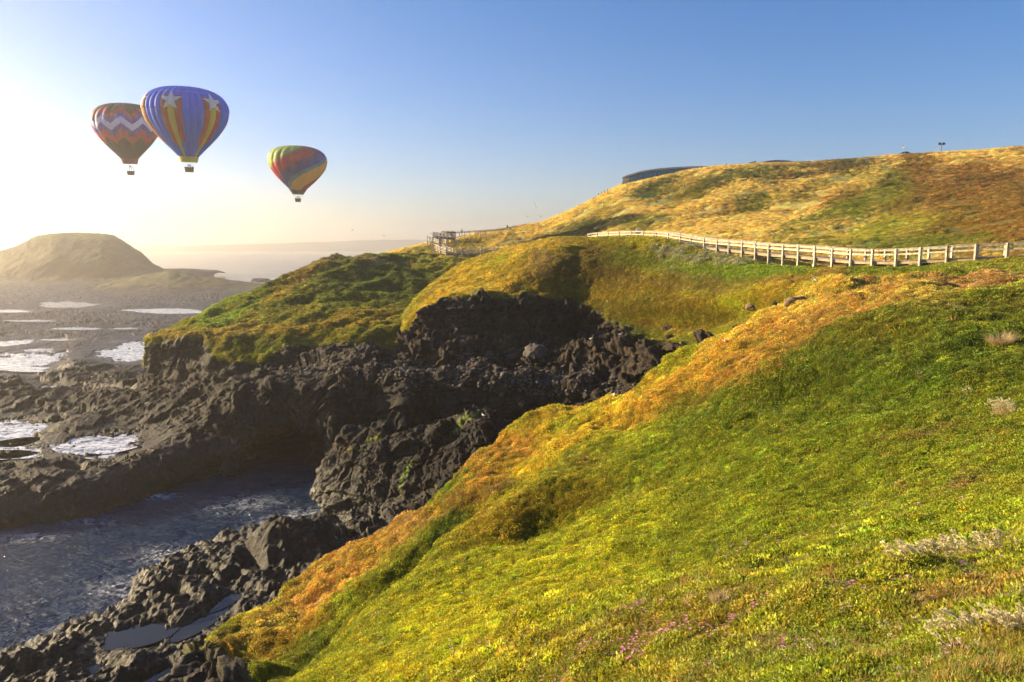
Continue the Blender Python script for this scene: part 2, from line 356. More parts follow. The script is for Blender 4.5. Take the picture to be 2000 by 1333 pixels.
# the slope runs on past the right edge of the view and back behind the photographer
ex = np.linspace(0, 1, 26)[1:] ** 1.5 * 34; last = FG[:, -1:, :]
FG = np.concatenate([FG, last + ex[None, :, None] * np.array([1., 0, -.01])], 1); fk = np.concatenate([fk, np.repeat(fk[:, -1:], 25, 1)], 1)
ey = (np.linspace(1, 0, 15)[:-1]) ** 1.3 * 14; first = FG[:1]
FG = np.concatenate([first + ey[:, None, None] * np.array([0, -1., .015]), FG], 0); fk = np.concatenate([np.repeat(fk[:1], 14, 0), fk], 0)
fn = orient(normals(FG), FG)
X, Yp = proj(FG)
# behind the ridge on the right the ground does not fall away
rowt = np.arange(FG.shape[0])[:, None] / FG.shape[0]; outer = sstep(.60, .72, rowt)[..., None]
FD = lumps(FG, fn, [(8, .7, 2), (2.6, .34, 3), (.9, .13, 3)], .4) + lumps(FG + 90, fn, [(5.5, 1.1, 3), (2.2, .35, 3)], .4) * outer * np.clip(np.abs(FG[..., 1]) / 26, .25, 1)[..., None]
rkf = sstep(.35, .75, fk + fbm(FG, 3., 3) * .35)
FG2 = FG + FD + rock_disp(FG, fn, rkf, .55)
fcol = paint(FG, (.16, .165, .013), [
  (1700,760,520,230,-12,(.07,.095,.008),1.), (1500,960,560,170,-18,(.12,.145,.008),.8), (1000,1180,380,110,-28,(.25,.25,.013),1.),  # shade of the upper right slope is painted into its darker green
  (900,1250,300,90,-28,(.24,.22,.015),.7), (1300,1270,520,60,-10,(.13,.13,.02),.9),
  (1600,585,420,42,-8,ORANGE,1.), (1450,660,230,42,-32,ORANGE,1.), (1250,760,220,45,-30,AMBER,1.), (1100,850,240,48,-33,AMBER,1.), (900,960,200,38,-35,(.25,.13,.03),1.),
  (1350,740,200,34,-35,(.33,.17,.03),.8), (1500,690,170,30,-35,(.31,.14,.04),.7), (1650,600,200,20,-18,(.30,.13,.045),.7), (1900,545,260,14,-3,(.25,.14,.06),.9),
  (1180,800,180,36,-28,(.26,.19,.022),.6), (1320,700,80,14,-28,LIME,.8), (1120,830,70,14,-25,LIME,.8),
  (780,1030,120,28,-22,(.27,.14,.07),.95), (560,1200,210,46,-37,ORANGE,1.), (660,1110,150,40,-33,(.30,.14,.05),1.), (560,1250,120,22,-35,(.22,.10,.02),.8),
  (430,1290,70,40,-20,(.10,.05,.02),.9), (600,1280,70,45,-40,(.08,.09,.01),1.), (870,1030,90,36,-35,(.085,.12,.01),1.), (820,1085,60,24,-40,(.08,.10,.01),.9),  # dark greens along the gullies paint in their shade
  (1000,1000,150,45,-20,(.19,.14,.015),1.), (1130,970,150,45,-12,(.16,.125,.012),.8), (1250,860,90,30,-30,LIME,.7), (1200,660+110,60,10,-20,(.16,.18,.02),.7),
  (910,860+110,30,10,-20,BROWN,.7), (980,950,40,12,-10,(.14,.09,.05),.8), (1140,905,40,10,-5,(.14,.08,.03),.8), (880,1015,30,12,-40,(.06,.10,.01),1.), (875,960,60,16,-30,(.10,.14,.012),.9),
  (1720,870,50,8,0,BROWN,.7), (1850,850,60,10,-5,(.12,.06,.035),.8), (1790,865,30,8,0,(.13,.06,.03),.8), (1950,870,30,14,0,BROWN,.5), (1880,960,60,12,-20,(.14,.07,.04),.6), (1760,950,30,10,0,BROWN,.6),
  (1400,1180,300,22,-10,(.16,.13,.03),.7), (1900,1120,200,22,-10,(.17,.10,.035),.7), (1150,1240,240,26,-10,(.17,.12,.03),.7), (1250,1310,260,26,-5,(.15,.10,.025),.6),(1700,1180,200,30,-10,(.13,.14,.014),.7),
  (1900,600,160,30,0,(.10,.085,.01),.6), (1700,660,120,30,-10,(.14,.10,.012),.7)])
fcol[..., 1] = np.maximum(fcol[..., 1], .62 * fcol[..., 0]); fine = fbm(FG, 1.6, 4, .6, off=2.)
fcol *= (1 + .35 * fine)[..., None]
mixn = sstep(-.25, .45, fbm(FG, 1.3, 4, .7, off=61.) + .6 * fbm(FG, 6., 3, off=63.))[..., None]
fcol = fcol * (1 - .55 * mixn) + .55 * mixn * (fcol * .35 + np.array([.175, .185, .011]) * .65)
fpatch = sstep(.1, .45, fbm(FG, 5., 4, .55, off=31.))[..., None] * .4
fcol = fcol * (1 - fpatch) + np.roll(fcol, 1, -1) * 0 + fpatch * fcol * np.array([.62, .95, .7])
fore = grid_mesh('foreground_slope', FG2, {'col': fcol, 'rock': rkf}, M['fore'])

# ---- back hill
sky_line = [(735,503,222),(760,496,222),(800,486,222),(850,476,222),(880,470,222),(905,462,222),(950,455,225),(1000,447,228),(1060,437,232),(1100,420,232),(1140,402,230),(1180,380,226),(1205,366,224),(1222,360,222),(1260,352,220),(1300,344,218),(1340,335,216),(1390,328,213),(1480,322,208),(1600,318,202),(1700,311,197),(1800,304,190),(1900,296,182),(2000,289,174),(2500,258,150)]
hill_rows = [
 [(a, b + 2.5, Y + 110) for a, b, Y in sky_line],
 [(a, b + 1.2, Y + 12) for a, b, Y in sky_line],
 sky_line,
 [(735,510,212),(800,500,210),(900,482,212),(1000,464,214),(1080,446,212),(1150,424,206),(1220,398,198),(1300,388,190),(1400,375,182),(1550,362,176),(1700,352,166),(1850,345,156),(2000,340,146),(2500,315,120)],
 [(735,515,204),(800,506,202),(900,494,200),(1000,478,196),(1080,464,192),(1150,450,184),(1220,432,174),(1300,424,166),(1400,420,156),(1550,415,146),(1700,408,136),(1850,402,124),(2000,396,114),(2500,375,92)],
 [(735,524,192),(800,514,190),(900,504,186),(1000,494,180),(1080,484,172),(1150,474,160),(1220,466,146),(1300,463,134),(1400,466,122),(1500,475,108),(1600,482,98),(1700,482,92),(1850,474,86),(2000,462,80),(2500,440,66)],
 [(735,540,180),(800,530,176),(900,520,170),(1000,512,162),(1080,500,155),(1150,490,146),(1220,480,134),(1300,478,124),(1400,490,112),(1500,508,98),(1600,520,88),(1700,522,82),(1850,512,77),(2000,500,72),(2500,480,58)],
 [(735,600,165),(800,590,160),(900,580,155),(1000,570,150),(1080,560,140),(1150,555,135),(1220,550,125),(1300,550,115),(1400,550,102),(1500,552,88),(1600,556,78),(1700,556,72),(1850,545,68),(2000,540,64),(2500,520,50)],
]
HG, hk = loft(hill_rows, 760, [14, 10, 60, 60, 60, 24, 20], 4)
hn = orient(normals(HG), HG)
edge = sstep(0, 40, np.arange(HG.shape[0]))[:, None]
HG2 = HG + lumps(HG, hn, [(26, 2.2, 3), (9, .9, 3), (3, .35, 3)], .6) * np.clip(.35 + .65 * np.abs(np.arange(HG.shape[0]) - 24)[:, None] / 40, 0, 1)[..., None] * .8
hcol = paint(HG, STRAW, [
  (1900,400,260,100,12,(.16,.085,.022),1.), (1960,380,140,70,20,RUST,1.), (1980,440,120,40,10,(.17,.07,.02),1.), (1750,400,80,36,-30,(.13,.11,.016),.9), (1850,440,120,34,-15,(.15,.11,.015),.8),
  (1680,400,90,22,-35,GREEN,1.), (1740,390,60,18,-35,GREEN,1.), (1620,410,60,14,-30,GREEN,.9), (1560,440,60,10,-25,GREEN,.9), (1700,445,140,14,-10,LIME,.9), (1800,465,200,14,-5,GREEN,1.), (1600,470,100,10,-5,GREEN,.8),
  (1860,480,140,20,0,GREEN,1.), (1270,375,55,24,-25,DARKG,1.), (1310,350,40,14,-15,DARKG,1.), (1400,355,80,14,-20,DARKG,.9), (1340,380,90,20,-20,OLIVE,.8), (1480,340,90,12,-12,DARKG,.9), (1560,345,120,8,-8,(.05,.04,.018),1.),
  (1650,322,140,8,-3,(.06,.055,.02),1.), (1480,392,50,14,-15,GREEN,.9), (1250,440,60,12,-15,GREEN,.8), (1180,410,40,20,-30,OLIVE,.8), (1130,450,110,14,-10,DARKG,.95), (1080,468,120,10,-4,(.08,.07,.025),.9),
  (1500,375,180,10,-20,(.13,.09,.03),.6), (1560,380,60,10,-30,DARKG,.7), (930,475,60,10,-4,OLIVE,.9), (900,490,50,6,0,OLIVE,.7), (820,492,40,8,-15,GREEN,.8), (1660,345,60,10,-20,GREEN,.6), (1900,350,100,18,-8,(.13,.075,.025),.7)], .55)
hcol[..., 1] = np.maximum(hcol[..., 1], .58 * hcol[..., 0]); hm = sstep(-.1, .4, fbm(HG, 9, 4, .7, off=81.))[..., None] * .5
hcol = hcol * (1 - hm) + hm * (hcol * .5 + np.array([.36, .27, .08]) * .5)
hd = sstep(.0, .4, fbm(HG, 3.2, 4, .7, off=83.))[..., None] * .55; hcol = hcol * (1 - hd) + hd * np.array([.11, .095, .022])
hcol *= (1 + .4 * fbm(HG, 4, 4, .6, off=9.))[..., None]
hill = grid_mesh('back_hill', HG2, {'col': hcol, 'rock': hk * 0}, M['ground'])

# ---- middle headland (mound, meadow and the upper cliff)
b2_rows = [
 [(770,640,135),(850,580,150),(905,555,156),(1000,520,158),(1085,500,148),(1150,490,140),(1250,488,132),(1310,496,124),(1400,506,112),(1500,520,100),(1600,536,90),(1700,535,83),(1850,520,76),(2300,495,68)],
 [(788,622,116),(805,592,120),(850,549,130),(905,518,138),(960,499,142),(1000,488,141),(1050,476,134),(1085,470,128),(1150,466,122),(1250,468,112),(1310,477,106.5),(1350,488,104),(1401,505,98),(1450,512,93),(1530,523,85.5),(1626,535,78),(1750,533,71.5),(1849,525,68),(1966,513,65.5),(2300,490,60)],
 [(788,626,114),(830,585,117),(900,545,124),(960,522,126),(1000,510,124),(1050,496,118),(1085,486,116),(1150,488,116.5),(1230,489,110.5),(1270,492,107),(1330,500,102),(1400,512,95),(1500,523,85.5),(1600,534,77),(1700,537,72),(1850,527,66),(2300,505,58)],
 [(788,632,111),(840,590,112),(900,565,115),(960,552,116),(1010,540,112),(1060,530,110),(1120,528,110.5),(1200,525,108.5),(1260,525,104),(1330,527,98),(1400,532,90),(1500,539,81),(1600,546,74),(1700,545,69.5),(1850,538,63),(2300,525,55)],
 [(786,640,107,0),(815,612,105,.2),(845,592,105,.5),(900,584,106,.52),(960,581,107,.52),(1020,579,108,.52),(1090,583,108,.52),(1150,592,107,.4),(1220,588,101,0),(1300,572,95,0),(1400,562,86,0),(1500,560,79,0),(1600,562,72,0),(1700,560,67,0),(1850,552,61,0),(2300,540,52,0)],
 [(784,655,104,.1),(812,635,103.5,.6),(850,616,104,1),(900,615,105,1),(1000,620,106,1),(1100,612,106,1),(1160,615,104,.6),(1220,615,99,.15),(1300,600,92,0),(1400,590,83,0),(1480,590,77,.0),(1540,585,73,.0),(1600,580,69,0),(1700,575,66,0),(1850,565,60,0),(2300,560,48,0)],
 [(780,672,102,.4),(812,660,102,.7),(850,650,102.5,1),(900,655,103,1),(1000,662,104,1),(1100,650,104,1),(1180,645,102,.8),(1260,640,96,.3),(1330,635,90,.1),(1400,630,84,.0),(1470,620,78,.1),(1540,608,73,.4),(1600,595,68,0),(1700,590,62,0),(1850,580,55,0),(2300,580,44,0)],
 [(775,700,98,1),(850,700,98,1),(950,705,98,1),(1050,705,97,1),(1130,695,96,.9),(1200,690,93,.7),(1270,680,89,.5),(1340,668,84,.3),(1400,665,79,.4),(1470,650,74,.6),(1540,640,69,.8),(1700,640,56,.6),(1850,640,50,0),(2300,640,40,0)],
 [(770,740,96,1),(850,740,96,1),(950,748,95,1),(1050,760,93,1),(1130,765,90,1),(1200,765,86,1),(1270,745,82,1),(1340,720,76,1),(1400,720,70,1),(1470,700,66,.6),(1700,700,50,0),(1850,700,44,0),(2300,700,34,0)],
]
BG, bk = loft(b2_rows, 900, [10, 60, 60, 70, 50, 50, 60, 50], 9)
bn = orient(normals(BG), BG)
BG0 = BG
rkb = sstep(.35, .62, bk + fbm(BG, 5, 4, .55, off=3.) * .33)
BX, BY = proj(BG)
ridges = fbm(np.stack([BG[..., 0] * .9 + BG[..., 1] * .5, BG[..., 1] * .25 - BG[..., 0] * .1, BG[..., 2] * 0], -1), 6, 3, .5, off=12., ridged=True)
BD = lumps(BG, bn, [(12, .8, 3), (4, .6, 3), (1.6, .25, 3)], .4) * (.25 + .75 * sstep(4, 60, np.arange(BG.shape[0]) - 6.))[:, None, None] + (ridges * .6 * (1 - rkb))[..., None] * np.array([0, 0, 1.])
flat = np.exp(-(((BX - 1430) / 190) ** 2 + ((BY - 523) / 18) ** 2)); BD *= (1 - .8 * flat)[..., None]
BG2 = BG + BD + rock_disp(BG, bn, rkb, .8) * .85 + rock_disp(BG + 21, bn, rkb, .35) * .8
bcol = paint(BG, (.17, .16, .018), [
  (1150,510,140,34,5,(.13,.09,.02),1.), (1200,545,160,26,5,(.09,.065,.014),1.), (1250,505,120,22,5,(.085,.085,.012),.9), (1330,520,110,24,10,(.09,.11,.012),.9), (1470,528,170,16,0,(.10,.14,.012),1.), (1620,540,160,12,0,(.12,.15,.013),1.), (1750,540,140,14,0,GREEN,.9), (1900,530,140,14,0,(.13,.14,.02),.9),  # mound's right face: its shade is painted into the darker browns
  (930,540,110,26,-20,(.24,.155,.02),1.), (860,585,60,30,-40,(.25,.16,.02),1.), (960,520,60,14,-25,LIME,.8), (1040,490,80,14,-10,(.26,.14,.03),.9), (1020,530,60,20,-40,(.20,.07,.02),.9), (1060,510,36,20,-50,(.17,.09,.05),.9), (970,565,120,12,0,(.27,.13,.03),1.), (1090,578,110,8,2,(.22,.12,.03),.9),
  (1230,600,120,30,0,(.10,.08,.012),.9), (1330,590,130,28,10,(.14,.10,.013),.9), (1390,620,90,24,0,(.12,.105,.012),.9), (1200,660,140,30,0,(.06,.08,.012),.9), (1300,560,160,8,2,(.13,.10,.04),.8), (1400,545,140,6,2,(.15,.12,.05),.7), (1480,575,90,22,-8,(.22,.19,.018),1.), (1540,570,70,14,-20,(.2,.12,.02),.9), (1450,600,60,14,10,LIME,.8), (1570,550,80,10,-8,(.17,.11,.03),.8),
  (1310,640,70,18,0,(.13,.07,.02),.7), (1180,555,120,10,0,(.13,.08,.02),.7),(1300,510,60,10,10,(.16,.17,.06),.6)], .5)
bcol[..., 1] = np.maximum(bcol[..., 1], .76 * bcol[..., 0]); bcol *= 1.35; bcol *= (1 + .4 * fbm(BG, 2.5, 4, .6, off=4.))[..., None]
b2 = grid_mesh('middle_headland', BG2, {'col': bcol, 'rock': rkb}, M['ground'])

# ---- left headland
a_rows = [
 [(283,720,150),(400,680,158),(560,610,172),(700,560,186),(850,545,198),(980,540,200)],
 [(286,669,127),(340,650,132),(400,618,139),(480,580,148),(560,549,156),(620,524,162),(640,512,164),(660,505,166),(700,503,168),(745,506,172),(800,505,178),(850,502,184),(980,500,190)],
 [(288,671,124),(345,655,127),(410,632,132),(490,598,139),(560,570,146),(640,545,152),(720,532,156),(800,530,160),(880,524,166),(980,515,174)],
 [(290,673,122),(350,658,123),(415,645,126),(490,622,130),(560,600,135),(640,582,140),(720,575,143),(800,572,146),(880,560,152),(980,545,160)],
 [(291,674,121,0),(352,660,120,0),(405,655,119,0),(440,662,116,0),(500,650,118,0),(560,636,121,0),(640,622,124,0),(720,622,125,0),(800,615,128,0),(880,600,134,0),(980,590,140,0)],
 [(292,676,120,.3),(350,662,118,.35),(402,658,117,.3),(418,690,112,.2),(460,700,110,.1),(515,704,109,.15),(560,680,111,.2),(610,672,112,.2),(660,658,114,.1),(720,650,115,0),(780,645,115,0),(860,640,118,0),(980,640,122,0)],
 [(292,700,120,1),(350,690,117,1),(400,690,115.5,1),(415,705,110.5,.8),(460,716,108.5,.7),(515,718,108,.8),(560,700,109,.9),(610,690,110,.8),(660,676,111,.6),(720,670,111,.4),(780,665,111,.3),(860,660,112,.3),(980,660,116,.5)],
 [(291,740,119.5,1),(350,735,116,1),(400,730,113,1),(415,735,109,1),(460,740,107,1),(515,740,106,1),(560,735,107,1),(610,715,107,1),(660,702,107,1),(720,695,107,1),(780,690,107,1),(860,690,108,1),(980,700,110,1)],
 [(285,800,116,1),(350,790,112,1),(400,785,108,1),(460,780,104,1),(560,780,101,1),(660,770,101,1),(780,760,101,1),(860,750,102,1),(980,750,104,1)],
]
AG, ak = loft(a_rows, 620, [10, 50, 50, 50, 60, 34, 36, 20], 4)
an_ = orient(normals(AG), AG)
rka = sstep(.35, .62, ak + fbm(AG, 5, 4, .55, off=6.) * .3)
rg = fbm(np.stack([AG[..., 0] * .5 + AG[..., 1] * .25, AG[..., 1] * .5 - AG[..., 0] * .35, AG[..., 2] * .3], -1), 4.5, 4, .5, off=2., ridged=True)
AG2 = AG + lumps(AG, an_, [(11, .9, 3), (4, .55, 3), (1.5, .2, 3)], .4) + (rg * 1.6 * (1 - rka))[..., None] * np.array([-.15, -.1, .8]) + rock_disp(AG, an_, rka, .9) * .6
acol = paint(AG, (.13, .125, .014), [
  (620,560,130,40,-20,(.075,.085,.01),1.), (740,570,120,40,0,(.055,.075,.01),1.), (520,600,100,26,-25,(.10,.11,.012),.9), (430,630,90,14,-25,(.10,.15,.013),1.), (400,625,80,8,-28,(.12,.17,.014),1.),
  (540,585,60,18,-35,(.17,.10,.02),.9), (600,540,60,12,-30,(.15,.085,.02),.8), (660,510,50,8,-5,(.05,.06,.015),.9), (720,512,60,7,0,(.06,.08,.015),.8), (740,520,90,6,2,(.18,.11,.07),.9), (840,515,80,10,-5,(.13,.14,.015),.9), (900,508,60,6,0,(.25,.2,.08),.8),
  (470,660,90,12,-5,(.20,.10,.03),.9), (370,662,60,6,-3,(.16,.08,.025),.9), (500,685,80,18,0,(.07,.085,.01),1.), (640,640,120,12,-10,(.17,.11,.018),.8), (720,630,90,14,-15,(.19,.12,.018),.8), (800,580,60,30,-30,(.06,.075,.01),.9), (680,600,80,18,-20,(.08,.095,.01),.8)], .5)
acol[..., 1] = np.maximum(acol[..., 1], .76 * acol[..., 0]); acol *= 1.35; acol *= (1 + .4 * fbm(AG, 2.5, 4, .6, off=4.))[..., None]
b1 = grid_mesh('left_headland', AG2, {'col': acol, 'rock': rka}, M['ground'])

# ---- lower cliffs round the cove, with the sea cave
c_rows = [
 [(275,745,126),(420,720,113),(520,724,107),(600,705,106),(700,690,105),(800,685,104),(900,680,104),(1000,675,104),(1100,665,104),(1200,655,101),(1300,655,95),(1450,655,82)],
 [(275,790,114),(400,770,106),(480,745,103),(530,732,101),(600,722,100),(700,706,100),(800,704,99),(900,705,98),(1000,712,97),(1100,716,95),(1200,716,92),(1300,705,86),(1450,690,74)],
 [(275,830,104),(400,800,99),(480,770,97),(530,742,95.5),(600,738,94.5),(650,742,94),(690,722,95),(740,722,94),(800,732,91.5),(900,742,91),(1000,752,90),(1100,764,88),(1200,770,84),(1300,745,78),(1450,715,66)],
 [(275,870,97),(400,838,94.5),(480,808,93.5),(530,775,93),(600,770,92),(650,780,91),(690,762,92.5),(740,758,92.5),(790,760,89.5),(830,770,90.5),(900,775,89.5),(1000,785,88.5),(1100,795,86.5),(1200,790,83),(1300,765,77),(1450,740,65)],
 [(275,905,92),(400,870,92),(430,872,91.5),(465,868,91.5),(495,852,92),(530,836,92.3),(575,824,92.5),(620,834,91),(650,830,88.5),(690,810,91),(740,800,91.5),(790,800,88),(830,815,90),(900,820,88.5),(1000,820,87),(1100,815,85),(1200,805,82),(1450,760,64)],
 [(275,935,88.5),(400,900,90),(455,890,91),(485,858,96),(510,828,108),(580,820,114),(618,826,106),(640,880,88.5),(690,860,89.5),(740,850,91),(790,850,86.5),(830,860,89),(900,860,88),(1000,850,86),(1100,840,84),(1200,820,81),(1450,780,63)],
 [(275,962,85.5),(400,925,89),(455,910,90),(485,868,98),(510,838,113),(580,834,119),(614,840,110),(638,920,86.5),(690,910,88),(740,900,90),(790,900,86),(830,910,88),(900,900,87),(1000,880,85),(1100,860,83),(1200,840,80),(1450,800,62)],
 [(275,985,84),(400,945,88),(455,926,90),(485,885,99),(510,850,113),(580,848,119),(613,852,110),(634,950,85),(690,950,86),(740,940,88),(790,940,84),(830,950,86),(900,940,85),(1000,920,83),(1100,900,81),(1450,850,60)],
 [(275,1030,83),(400,985,87),(455,965,89),(485,925,99),(510,900,113),(580,895,119),(613,900,110),(630,1000,84),(690,1000,85),(790,1000,83),(900,1000,83),(1000,980,81),(1100,960,79),(1450,900,58)],
]
CG, ck = loft(c_rows, 1000, [30, 50, 50, 60, 60, 60, 30, 16], 5)
cn = -orient(normals(CG), CG) if normals(CG)[..., 1].mean() * 1 > 0 else orient(normals(CG), CG)
cn = normals(CG); cn = cn * -np.sign(cn[..., 1:2].mean())
one = np.ones(CG.shape[:2])
CG2 = CG + rock_disp(CG, cn, one, 1.0) * .6 + rock_disp(CG + 33, cn, one, .4) * .2
ccol = paint(CG, (.09, .11, .012), []); CX, CY = proj(CG)
rkc = 1 - .8 * sstep(.15, .4, fbm(CG, 6, 4, .6, off=41.)) * sstep(690, 720, CY) * (CY < 760) * (CX > 1080) * 1.
cliffs = grid_mesh('cove_cliffs', CG2, {'col': ccol, 'rock': rkc}, M['ground'])

# ---- nearer outcrop below the cliffs
o_rows = [
 [(600,1010,84),(640,960,86),(700,900,86),(800,890,84),(900,870,82),(1000,870,80),(1150,870,76)],
 [(606,1002,81,1),(628,955,82,1),(640,890,83,1),(665,858,83,1),(710,846,82,1),(750,838,81,1),(790,850,80.5,1),(830,852,79.5,1),(860,835,79,1),(900,816,78.5,1),(930,808,78,1),(1000,816,76.5,1),(1040,838,75,1),(1150,850,71,1)],
 [(610,1008,80,1),(632,975,80.5,1),(645,920,81,1),(680,880,81,.9),(730,868,79.5,.8),(790,880,77.5,1),(830,885,77,1),(865,862,76.5,.9),(910,845,76.5,.7),(960,845,75.5,1),(1040,870,73,1),(1150,880,69,1)],
 [(612,1012,79,1),(636,990,79,1),(652,940,79.5,1),(690,915,79,1),(740,905,77.5,1),(790,915,75.5,1),(830,925,74.5,1),(880,900,74,1),(930,890,73.5,1),(1040,910,71,1),(1150,920,67,1)],
 [(612,1018,77.5,1),(640,1008,77,1),(660,985,77,1),(700,965,76.5,1),(745,955,75,1),(790,960,73,1),(830,960,72,1),(880,945,71.5,1),(1040,950,69,1),(1150,960,65,1)],
 [(606,1030,74,1),(640,1025,74,1),(680,1005,74,1),(740,990,73,1),(800,985,71,1),(860,975,69,1),(1040,980,67,1),(1150,980,63,1)],
 [(600,1060,68,1),(660,1055,67,1),(740,1030,67,1),(820,1005,66,1),(900,1000,65,1),(1150,1000,60,1)],
 [(590,1110,64,1),(660,1110,63,1),(740,1090,63,1),(820,1070,62,1),(900,1060,61,1),(1150,1060,58,1)],
]
OG, ok_ = loft(o_rows, 560, [10, 50, 50, 50, 50, 50, 20], 4)
on = normals(OG); on = on * -np.sign(on[..., 1:2].mean())
OX, OY = proj(OG)
ocol = paint(OG, (.05, .04, .03), [(895,830,34,7,-25,(.12,.13,.02),1.), (925,822,20,6,-40,(.12,.13,.02),1.), (735,862,22,6,-15,OLIVE,1.), (700,880,22,4,-10,OLIVE,1.), (797,928,8,46,22,(.12,.14,.015),1.), (860,955,16,8,0,(.11,.12,.02),1.)], .25)
rko = np.ones(OG.shape[:2])
for (px, py, rx, ry, an) in [(895,830,34,7,-25),(925,822,20,6,-40),(735,862,22,6,-15),(700,880,22,4,-10),(797,928,8,46,22),(860,955,16,8,0)]:
    a = R(an); dx = OX - px; dy = OY - py; u = (dx * math.cos(a) + dy * math.sin(a)) / rx; v = (-dx * math.sin(a) + dy * math.cos(a)) / ry
    rko = np.minimum(rko, sstep(.6, 1.1, np.sqrt(u * u + v * v) + .35 * fbm(OG, 1.5, 3)))
OG2 = OG + rock_disp(OG, on, np.ones(OG.shape[:2]), .8) * .6 + rock_disp(OG + 50, on, np.ones(OG.shape[:2]), .3) * .3
outcrop = grid_mesh('rocky_outcrop', OG2, {'col': ocol, 'rock': rko}, M['ground'])

# ---- tidal platform left of the cove
def row(z, pts): return [Z(a, b, z if not isinstance(z, dict) else z[a], 1) for a, b in pts]
p_rows = [
 row(-2, [(-700,541),(0,547),(200,545),(400,541),(435,547),(480,553),(530,556),(800,566)]),
 row(.8, [(-700,546),(0,552),(200,550),(400,546),(435,552),(480,558),(530,561),(800,572)]),
 row(1.4, [(-700,580),(0,585),(300,585),(500,590),(800,600)]),
 row(1.6, [(-700,625),(0,630),(300,632),(500,635),(800,640)]),
 row(1.2, [(-700,680),(0,680),(300,690),(500,700),(800,700)]),
 row(2.6, [(-700,750),(0,740),(200,745),(300,745),(500,760),(700,760)]),
 row(3.4, [(-700,850),(0,815),(200,820),(300,810),(420,800),(520,800)]),
 row(3.8, [(-700,1000),(0,905),(100,900),(200,890),(300,860),(400,845),(480,838)]),
 row(3.2, [(-700,1090),(0,950),(100,945),(200,930),(300,900),(400,880),(470,876)]),
 row(.2, [(-700,1150),(0,1030),(100,1018),(200,1000),(300,965),(350,945),(430,922),(465,912)]),
 row(-4, [(-700,1200),(0,1080),(100,1068),(200,1050),(300,1015),(350,995),(430,975),(465,962)]),
]
PG, pk = loft(p_rows, 900, [6, 50, 50, 60, 70, 80, 80, 50, 70, 16], 6)
PX, PY = proj(PG)
amp = np.clip(PG[..., 1] / 90, .8, 3.)
h1 = fbm(PG, 14, 5, .55, off=11., ridged=True) ; h2 = fbm(PG, 3.5, 4, .6, off=7.); e1, e2 = cells(PG, 2.2, 1.7); h3 = (.9 - e1 - .35 * np.abs(fbm(PG, 1.2, 3))) * .8
rough = sstep(.5, 4, PG[..., 2] + 1)
PG2 = PG.copy(); face = sstep(.2, .6, np.abs(normals(PG)[..., 1]))
fa_, fe_ = facets(PG + fbm(PG, 5, 3)[..., None] * 1.5, 5., 2.7, 1., .6); fb_, fe2 = facets(PG, 1.9, 6.7, 1., .8)
PG2[..., 2] += (h1 * .8 + h2 * .35 + fa_ * .5 + fb_ * .24 + h3 * .15 + fbm(PG, 1.1, 3, .6) * .2 - .2) * np.clip(rough, .3, 1) * np.clip(amp, 0, 1.6) * (.65 + .35 * sstep(690, 800, PY)) * .9
PG2[..., 1] -= (fbm(PG, 6, 4, .6, off=21.) * 1.6 + h3 * .7) * face
hump = [(470,800,190,60,3.0),(170,700,90,22,2.2),(130,705,40,14,1.2),(60,770,150,18,.7),(250,790,120,20,1.),(330,560,90,12,0),(420,560+20,150,9,1.4)]
for px, py, rx, ry, hh in hump: PG2[..., 2] += hh * np.exp(-(((PX - px) / rx) ** 2 + ((PY - py) / ry) ** 2) * 1.2) * (1 + .3 * h2)
POOLS = [(130,594,58,6,1.0,0),(20,606,40,4,.9,0),(30,702,90,16,.7,-4),(255,683,62,18,.7,-6),(20,668,45,6,.8,-5),(75,682,30,3,.8,-2),(16,840,62,26,2.6,0),(30,876,62,15,2.6,-8),(200,860,80,21,2.8,-6),(190,888,34,7,2.7,0),(140,908,16,5,2.7,0),(95,748,24,5,1.8,0),(85,757,50,4,1.8,-8),(150,768,22,4,1.8,0),(280,738,14,6,1.7,-15),(210,765,36,4,1.9,5),(60,722,40,4,1.2,0),(340,608,60,4,1.2,0),(20,888,50,7,2.6,0),(150,640,60,3.5,1.,0),(380,655,50,4,.9,-3),(300,605,60,3,1.,0),(60,625,50,3,1.,0),(430,615,50,3,1.,-2),(235,640,36,3,1.,0),(110,662,36,3,.9,0),(330,720,20,6,1.5,-10),(360,690,26,5,1.1,-10)]
for i, (px, py, rx, ry, lv, an) in enumerate(POOLS):
    a = R(an); dx = PX - px; dy = PY - py; u = (dx * math.cos(a) + dy * math.sin(a)) / rx; v = (-dx * math.sin(a) + dy * math.cos(a)) / ry
    Qn = np.stack([PX / 60, PY / 16, 0 * PX], -1)
    d = np.sqrt(u * u + v * v); m = d < 2.5
    nz = np.zeros_like(d); nz[m] = fbm(Qn[m], .8, 5, .75, off=i * 2.3)
    tw = 1 - sstep(.9, 2.3, d); PG2[..., 2] = PG2[..., 2] * (1 - tw) + tw * (np.clip(PG2[..., 2], lv - .5, lv + .45) * .35 + (lv + .02) * .65)
    t = 1 - sstep(.75, 1.1, d + nz * 1.15)
    PG2[..., 2] = PG2[..., 2] * (1 - t) + (lv - .35 + 1.6 * np.clip(fbm(PG, 2.6, 4, .6, off=i + 70.) - .12, 0, .6)) * t
pcol = paint(PG, (.11, .075, .035), []); pr = 1 - .55 * sstep(.15, .4, fbm(PG, 10, 4, .6, off=2.2)) * (PY < 700)
plat = grid_mesh('tidal_platform', PG2, {'col': pcol, 'rock': pr}, M['platform'])
